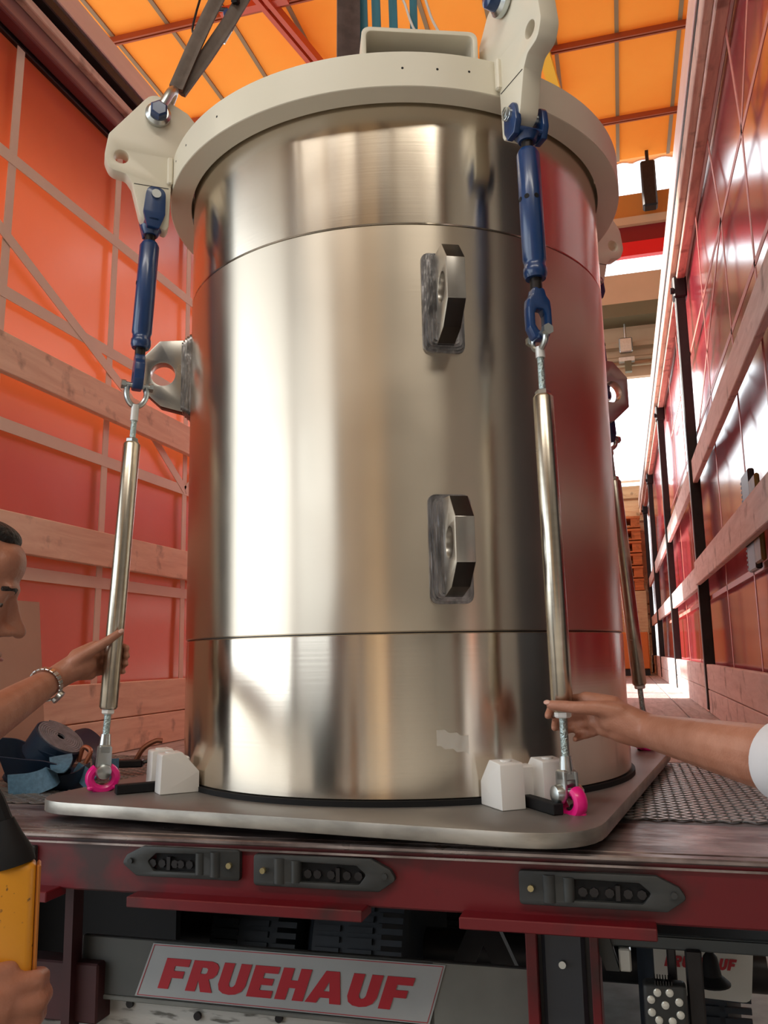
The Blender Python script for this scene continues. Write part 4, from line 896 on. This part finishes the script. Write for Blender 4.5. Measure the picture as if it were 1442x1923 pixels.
tag(obj('strap_bundle', bm, STRAPB), 'dark folded bundle of webbing under the blue straps', 'strap')
e = empty('ratchet_buckle', (-1.54, 2.50, .03), 'steel ratchet buckle with a brown hook behind the left pink ring', 'ratchet')
bm = BM(); bx(bm, (-.06, -.02, -.012), (.06, .02, .012), .004, Matrix.Translation((-1.56, 2.50, .04)) @ Matrix.Rotation(R(20), 4, 'Z')); cyl(bm, (-1.60, 2.46, .04), (-1.60, 2.52, .04), .014); obj('ratchet_body', bm, DARKM, e)
bm = BM(); sweep(bm, smoothpts([(-1.51, 2.52, .04), (-1.47, 2.54, .05), (-1.43, 2.58, .045), (-1.40, 2.60, .05)]), rprof(.006, 8)); obj('handle', bm, GREYM, e)
bm = BM(); sweep(bm, smoothpts([(-1.53, 2.52, .05), (-1.51, 2.53, .085), (-1.48, 2.55, .105), (-1.46, 2.56, .105)]), rprof(.008, 8)); obj('hook', bm, mat('rusty_hook', (.25, .09, .05), .5, .6), e)
bm = BM(); sweep(bm, smoothpts([(-1.59, 2.30, .07), (-1.575, 2.30, .11), (-1.55, 2.30, .10), (-1.56, 2.29, .065)]), rprof(.007, 8)); tag(obj('strap_hook', bm, mat('copper_hook', (.45, .16, .09), .45, .6)), 'small copper-brown hook at the right of the strap roll', 'hook')
# leaning sheet behind the man
plate('leaning_sheet', [[(-.06, 0), (.14, 0), (.065, .56), (-.30, .56), (-.30, 0)]], .012, MX((-1.90, 2.42, .005), (0, 1, 0), (0, 0, 1)), PLY)
tag(bpy.data.objects['leaning_sheet'], 'tan sheet standing against the left wall behind the face of the man', 'sheet')
# brush on the right wall
e = empty('corner_protector', (.46, 3.2, .70), 'black and yellow ribbed edge protector hanging behind the middle board on the right wall', 'edge protector')
bm = BM(); bx(bm, (.467, 3.22, .64), (.490, 3.40, 1.00), .005)
for k in range(20): bx(bm, (.466, 3.395, .65 + k * .017), (.491, 3.415, .658 + k * .017))
obj('ribbed_body', bm, DARKM, e)
bm = BM(); bx(bm, (.4665, 3.08, .655), (.484, 3.225, .955), .006); obj('yellow_face', bm, YEL2, e)

# ------------------------------------------------------------------ people
def hand_frame(P):
    v = V((P.x, P.y, 0)).normalized(); n_ = -v; r_ = V((v.y, -v.x, 0)); return lambda r, u, n: P + r_ * r + V((0, 0, 1)) * u + n_ * n
def nails(tips, parent, dirs, ups):
    for (t, d_, u_) in zip(tips, dirs, ups):
        bm = BM(); F = Matrix((V(d_).normalized(), V(u_).normalized().cross(V(d_).normalized()), V(u_).normalized())).transposed().to_4x4()
        bmesh.ops.create_icosphere(bm, subdivisions=2, radius=1, matrix=Matrix.Translation(V(t)) @ F @ Matrix.Diagonal((.0075, .0055, .0015, 1))); obj('fingernail', bm, NAIL, parent, 180)
def ch(pts, radii): return list(zip([V(p) for p in pts], radii))
def head_parts(H, yaw, pitch, s=1.0):
    Rm = (Matrix.Rotation(yaw, 3, 'Z') @ Matrix.Rotation(pitch, 3, 'Y'))
    def L3(x, y, z): return V(H) + Rm @ V((x * s, y * s, z * s))
    E = lambda c, r_: ('e', L3(*c), tuple(q * s for q in r_), Rm)
    parts = [E((.067, .031, .006), (.0135, .017, .0095)), E((.067, -.031, .006), (.0135, .017, .0095)), E((.0655, .031, -.010), (.012, .016, .006)), E((.0655, -.031, -.010), (.012, .016, .006)), E((-.015, 0, .030), (.098, .077, .088)), E((.025, 0, -.025), (.062, .062, .080)), E((.030, 0, -.082), (.048, .048, .036)),
             E((.070, 0, -.103), (.017, .020, .016)), E((.078, 0, .022), (.013, .048, .011)), E((.060, 0, .050), (.028, .055, .035)),
             [(L3(.082, 0, .010), .0085 * s), (L3(.096, 0, -.016), .009 * s), (L3(.107, 0, -.031), .0105 * s)],
             E((.091, .012, -.035), (.012, .008, .008)), E((.091, -.012, -.035), (.012, .008, .008)),
             E((.083, 0, -.066), (.015, .024, .0065)), E((.081, 0, -.079), (.014, .021, .0065)), E((.066, 0, -.072), (.022, .030, .024)),
             E((.055, .035, -.028), (.026, .020, .026)), E((.055, -.035, -.028), (.026, .020, .026)),
             E((-.012, .078, -.010), (.018, .008, .031)), E((-.012, -.078, -.010), (.018, .008, .031))]
    return parts, L3, Rm
def face_bits(root, L3, s=1.0):
    for sy in (-1, 1):
        bm = BM(); bmesh.ops.create_icosphere(bm, subdivisions=3, radius=.0115 * s, matrix=Matrix.Translation(L3(.0655, sy * .031, -.001))); ev = obj('eye', bm, EYEW, root, 180)
        bm = BM(); bmesh.ops.create_icosphere(bm, subdivisions=2, radius=.0055 * s, matrix=Matrix.Translation(L3(.0725, sy * .031, -.003))); q = obj('iris', bm, EYED, root, 180); setparent(q, ev)
        bm = BM(); sweep(bm, smoothpts([L3(.083, sy * .014, .016), L3(.085, sy * .030, .021), L3(.072, sy * .050, .017)]), rprof(.0035 * s, 6)); obj('eyebrow', bm, HAIR, root)
    bm = BM(); sweep(bm, smoothpts([L3(.078, -.022, -.0725), L3(.0955, -.008, -.072), L3(.0955, .008, -.072), L3(.078, .022, -.0725)]), rprof(.0028 * s, 6)); obj('lips', bm, LIP, root)

def person(name, lab, H, yaw, pitch, chest, hips, sh, arms, skin_extra, shirt_m, hair_parts, feet, sleeve, hs=1.0):
    root = empty(name, (hips[0], hips[1], -1.2), lab, 'person')
    parts, L3, Rm = head_parts(H, yaw, pitch, hs)
    neck = lerp(H, chest, .35)
    parts.append(ch([L3(-.02, 0, -.05), L3(-.03, 0, -.10), lerp(L3(-.03, 0, -.12), V(chest) + V((0, 0, .16)), .8), V(chest) + V((0, 0, .08))], [.055, .054, .062, .08]))
    parts.append(ch([chest, lerp(chest, hips, .5), hips], [.11, .10, .11]))
    for k, (S_, E_, W_, rs) in enumerate(arms):
        parts.append(ch([lerp(V(chest) + V((0, 0, .08)), S_, .9), S_, E_, lerp(E_, W_, .35), W_], rs))
    for s in (-1, 1):
        hp = V(hips) + V(sh) * s * .09; ft = V(feet[0 if s < 0 else 1]); kn = lerp(hp, ft, .5) + V((0, 0.02, 0))
        parts.append(ch([hp, kn, ft + V((0, 0, .08))], [.085, .055, .04]))
    parts += skin_extra
    body = blob('body', parts, .0042, SKIN, root, 5)
    face_bits(root, L3, hs)
    # clothes
    sp = [ch([V(chest) + V((0, 0, .10)), lerp(V(chest) + V((0, 0, .10)), L3(-.03, 0, -.12), .42)], [.10, .074]), ch([V(chest) + V((0, 0, .12)), chest, lerp(chest, hips, .5), hips], [.10, .150, .140, .140]),
          ch([V(chest) - V(sh) * .17 + V((0, 0, .09)), V(chest) + V(sh) * .17 + V((0, 0, .09))], [.075, .075]),
          ch([V(chest) - V(sh) * .07, V(chest) + V(sh) * .07], [.13, .13]), ch([V(hips) - V(sh) * .06, V(hips) + V(sh) * .06], [.125, .125])]
    for (S_, E_, W_, rs), (t_end, rr_) in zip(arms, sleeve):
        P_ = [V(S_), V(E_), V(W_)]
        if t_end <= 1: end = lerp(P_[0], P_[1], t_end); sp.append(ch([V(S_) + V((0, 0, .01)), end], [.085, rr_]))
        else: sp.append(ch([V(S_) + V((0, 0, .01)), E_, lerp(E_, W_, t_end - 1)], [.088, .064, rr_]))
    blob('shirt', sp, .009, shirt_m, root, 6)
    tr = [ch([V(hips) + V((0, 0, .02)), V(hips) - V((0, 0, .05))], [.135, .14])]
    for s in (-1, 1):
        hp = V(hips) + V(sh) * s * .09 - V((0, 0, .04)); ft = V(feet[0 if s < 0 else 1]); tr.append(ch([hp, lerp(hp, ft, .5) + V((0, .02, 0)), ft + V((0, 0, .07))], [.105, .078, .062]))
    blob('trousers', tr, .012, JEANS, root, 6)
    for k in (0, 1):
        ft = V(feet[k]); f_ = V((-sh[1], sh[0], 0)) if (V((-sh[1], sh[0], 0)).dot(Rm @ V((1, 0, 0))) > 0) else V((sh[1], -sh[0], 0))
        blob('boot', [ch([ft + V((0, 0, .10)), ft + V((0, 0, .045))], [.055, .05]), ch([ft + V((0, 0, .042)), ft + f_ * .16 + V((0, 0, .035))], [.045, .038])], .008, SHOE, root, 3)
    if hair_parts: blob('hair', hair_parts(L3, Rm), .004, HAIR, root, 3)
    return root, body, L3

# --- the man in black at the left: hand on the left tube
PL = lerp(rodL[0], rodL[1], .822); h = hand_frame(PL)
WL = h(-.135, -.048, .020)
handL = [ch([WL, h(-.105, -.030, .010), h(-.072, -.012, .004)], [.031, .033, .036]),
         ch([h(-.085, .002, .0), h(-.045, .028, -.012)], [.024, .017]), ch([h(-.085, -.015, -.004), h(-.045, .004, -.016)], [.024, .017]),
         ch([h(-.085, -.028, -.004), h(-.048, -.020, -.014)], [.022, .017]), ch([h(-.088, -.036, 0), h(-.052, -.040, -.008)], [.020, .015]),
         ch([h(-.045, .030, -.014), h(-.012, .036, -.033), h(.022, .030, -.028), h(.034, .024, -.004)], [.0105, .0098, .009, .0082]),
         ch([h(-.045, .008, -.018), h(-.010, .012, -.036), h(.025, .008, -.028), h(.035, .004, -.002)], [.0108, .010, .0092, .0084]),
         ch([h(-.048, -.016, -.016), h(-.012, -.012, -.036), h(.022, -.014, -.030), h(.033, -.016, -.006)], [.0102, .0095, .0088, .008]),
         ch([h(-.052, -.038, -.010), h(-.020, -.036, -.034), h(.010, -.036, -.034), h(.028, -.036, -.014)], [.0092, .0085, .0078, .0072]),
         ch([h(-.092, -.010, .024), h(-.055, .016, .038), h(-.020, .038, .040), h(.014, .062, .034)], [.020, .0145, .0122, .010])]
# other fist low at the left edge, gripping the yellow pendant
Fc = V((-.735, .925, -.028))
vr = V((.80, .60, 0)); vn = V((.60, -.80, 0))
fh = lambda r, u, n: Fc + vr * r + V((0, 0, 1)) * u + vn * n
handF = [ch([fh(-.10, -.02, -.02), fh(-.05, -.01, 0), fh(-.01, 0, .012)], [.030, .036, .038]),
         ch([fh(0, .018, .02), fh(.038, .020, .010), fh(.046, .014, -.025), fh(.018, .012, -.040)], [.016, .013, .0115, .010]),
         ch([fh(0, -.002, .024), fh(.042, -.002, .012), fh(.050, -.006, -.025), fh(.020, -.006, -.042)], [.016, .0135, .0118, .010]),
         ch([fh(0, -.022, .020), fh(.036, -.024, .010), fh(.044, -.026, -.022), fh(.016, -.026, -.040)], [.016, .013, .0115, .010]),
         ch([fh(-.005, -.042, .014), fh(.026, -.044, .008), fh(.034, -.045, -.018), fh(.010, -.044, -.034)], [.014, .0115, .010, .009]),
         ch([fh(-.045, .012, .022), fh(-.018, .034, .024), fh(.010, .036, .010)], [.019, .0145, .012])]
WF = fh(-.10, -.02, -.02)
Hd = V((-.872, .949, .466))
def hairL(L3, Rm):
    return [('e', L3(-.032, 0, .048), (.094, .081, .078), Rm), ('e', L3(-.062, 0, .005), (.058, .076, .070), Rm), ('e', L3(.030, 0, .085), (.042, .050, .022), Rm), ('e', L3(-.02, .072, .02), (.03, .012, .03), Rm), ('e', L3(-.02, -.072, .02), (.03, .012, .03), Rm)]
chestL = V((-1.13, .80, .10)); hipsL = V((-1.22, .60, -.30))
rootL, bodyL, L3L = person('person', 'man with short black hair in a black shirt steadying the left tie rod', Hd, R(36), R(16), chestL, hipsL, (-.55, .83, 0),
    [(V((-1.22, .98, .16)), V((-1.30, 1.42, .195)), WL, [.07, .060, .050, .050, .031]), (V((-1.00, .72, .12)), V((-.98, .74, -.12)), WF, [.07, .056, .045, .044, .030])],
    handL + handF, SHIRTD, hairL, [(-1.15, .50, -1.2), (-1.38, .72, -1.2)], [(.7, .066), (1.0, .062)], 1.0)
nails([h(.018, .066, .043)], rootL, [h(.03, .02, 0) - h(0, 0, 0)], [h(0, 0.2, 1) - h(0, 0, 0)])
# wrist watch with a metal bracelet
wa = h(-.178, -.056, .035); ax = (WL - V((-1.30, 1.42, .195))).normalized()
wc = WL - ax * .045
e = empty('wristwatch', wc, 'steel bracelet wristwatch on the wrist of the man at the left', 'watch')
F = frame(ax, (0, 0, 1)); bm = BM()
for k in range(22):
    a_ = 2 * math.pi * k / 22; Mq = Matrix.Translation(wc) @ F.to_4x4() @ Matrix.Rotation(a_, 4, 'Z') @ Matrix.Translation((.0395, 0, 0))
    bx(bm, (-.002, -.0048, -.008), (.002, .0048, .008), .001, Mq)
obj('bracelet', bm, ZINC, e)
bm = BM(); dv = (F @ V((math.cos(2.4), math.sin(2.4), 0))); rev(bm, wc + dv * .039, wc + dv * .050, [(0, .017), (.008, .018), (.010, .015)], 24); obj('watch_case', bm, ZINC, e)
# yellow pendant control held upright
e = empty('crane_pendant', fh(.006, -.12, -.012), 'speckled yellow crane pendant control with black top held upright at the left edge', 'remote')
bm = BM(); bx(bm, (-.027, -.020, -.10), (.027, .020, .155), .010, Matrix.Translation(fh(.008, 0, -.012)) @ Matrix.Rotation(R(37), 4, 'Z'), seg=3); obj('casing', bm, YEL, e)
bm = BM(); bx(bm, (.0272, -.016, -.09), (.032, .016, .150), .002, Matrix.Translation(fh(.008, 0, -.012)) @ Matrix.Rotation(R(37), 4, 'Z')); obj('side_strip', bm, mat('orange_strip', (.5, .18, .03), .4), e)
bm = BM(); q = fh(.008, .150, -.012); rev(bm, q, q + V((-.012, -.005, .055)), [(0, .026), (.015, .025), (.035, .017), (.055, .011)], 16); sweep(bm, smoothpts([q + V((-.010, -.004, .05)), q + V((-.028, -.014, .09)), q + V((-.07, -.04, .13)), q + V((-.13, -.09, .08)), q + V((-.16, -.12, -.2))]), rprof(.009, 8), hint=(0, 1, 0)); obj('cable', bm, BLACK, e)

# --- the person at the right: bare arm, white sleeve, hand on the front right rod
PR = lerp(rodR[0], rodR[1], .885); g = hand_frame(PR)
WR = g(.168, -.052, .030)
handR = [ch([WR, g(.135, -.040, .020), g(.100, -.024, .010)], [.034, .035, .036]),
         ch([g(.100, -.008, .004), g(.048, .010, -.010)], [.026, .016]), ch([g(.105, -.025, .0), g(.055, -.014, -.012)], [.027, .016]),
         ch([g(.110, -.038, .0), g(.064, -.034, -.008)], [.027, .017]), ch([g(.120, -.052, .006), g(.080, -.050, -.002)], [.025, .016]), ch([g(.150, -.056, .02), g(.110, -.050, .012)], [.030, .026]),
         ch([g(.048, .012, -.012), g(.014, .008, -.036), g(-.022, -.008, -.034), g(-.030, -.024, -.014)], [.0112, .0102, .0095, .0085]),
         ch([g(.055, -.014, -.014), g(.016, -.026, -.038), g(-.014, -.036, -.032), g(-.018, -.048, -.012)], [.0112, .0102, .0094, .0084]),
         ch([g(.064, -.034, -.010), g(.034, -.046, -.036), g(.006, -.054, -.032), g(.000, -.058, -.010)], [.0105, .0096, .0088, .0078]),
         ch([g(.078, -.050, -.006), g(.052, -.062, -.030), g(.030, -.068, -.028), g(.022, -.070, -.008)], [.0095, .0086, .0078, .007]),
         ch([g(.110, -.016, .028), g(.068, -.006, .036), g(.024, -.004, .037), g(-.022, .000, .026)], [.021, .0155, .0128, .0108])]
def hairR(L3, Rm): return [('e', L3(-.025, 0, .050), (.098, .084, .080), Rm), ('e', L3(-.055, 0, .0), (.058, .076, .070), Rm)]
chestR = V((.66, 1.00, .12)); hipsR = V((.78, .80, -.28))
SR = V((.50, 1.10, .21)); ER = V((.29, 1.40, .185))
rootR, bodyR, L3R = person('person', 'person in a white shirt reaching a bare arm in from the right', V((.64, 1.02, .50)), R(130), R(10), chestR, hipsR, (-.6, .8, 0),
    [(SR, ER, WR, [.07, .058, .050, .052, .034]), (V((.82, .90, .18)), V((.92, .92, -.10)), V((.86, 1.10, -.28)), [.07, .055, .045, .042, .030])],
    handR + [ch([V((.86, 1.10, -.28)), V((.85, 1.14, -.33))], [.032, .036])] + [ch([V((.85 + .018 * (k - 1.5), 1.15, -.34)), V((.85 + .020 * (k - 1.5), 1.18, -.38)), V((.85 + .020 * (k - 1.5), 1.17, -.42))], [.012, .010, .008]) for k in range(4)] + [ch([V((.83, 1.12, -.31)), V((.80, 1.16, -.35)), V((.80, 1.18, -.38))], [.016, .012, .010])],
    SHIRTW, hairR, [(.72, .74, -1.2), (.90, .90, -1.2)], [(1.06, .058), (1.2, .065)], 1.0)
bm = BM(); ca = lerp(ER, WR, -.02); cb = lerp(ER, WR, .245); ld = (cb - ca).length
rev(bm, ca, cb, [(0, .058), (ld * .3, .061), (ld * .6, .060), (ld - .016, .0605), (ld - .012, .0625), (ld, .0625), (ld, .0595), (ld * .5, .057), (0, .055)], 40, caps=False)
for v in bm.verts: v.co += v.co.normalized() * .004 * noise.noise(v.co * 22)
obj('sleeve_cuff', bm, SHIRTW, rootR, 60)
nails([g(-.030, .006, .030)], rootR, [g(-.04, 0, -.01) - g(0, 0, 0)], [g(-.2, .6, 1) - g(0, 0, 0)])
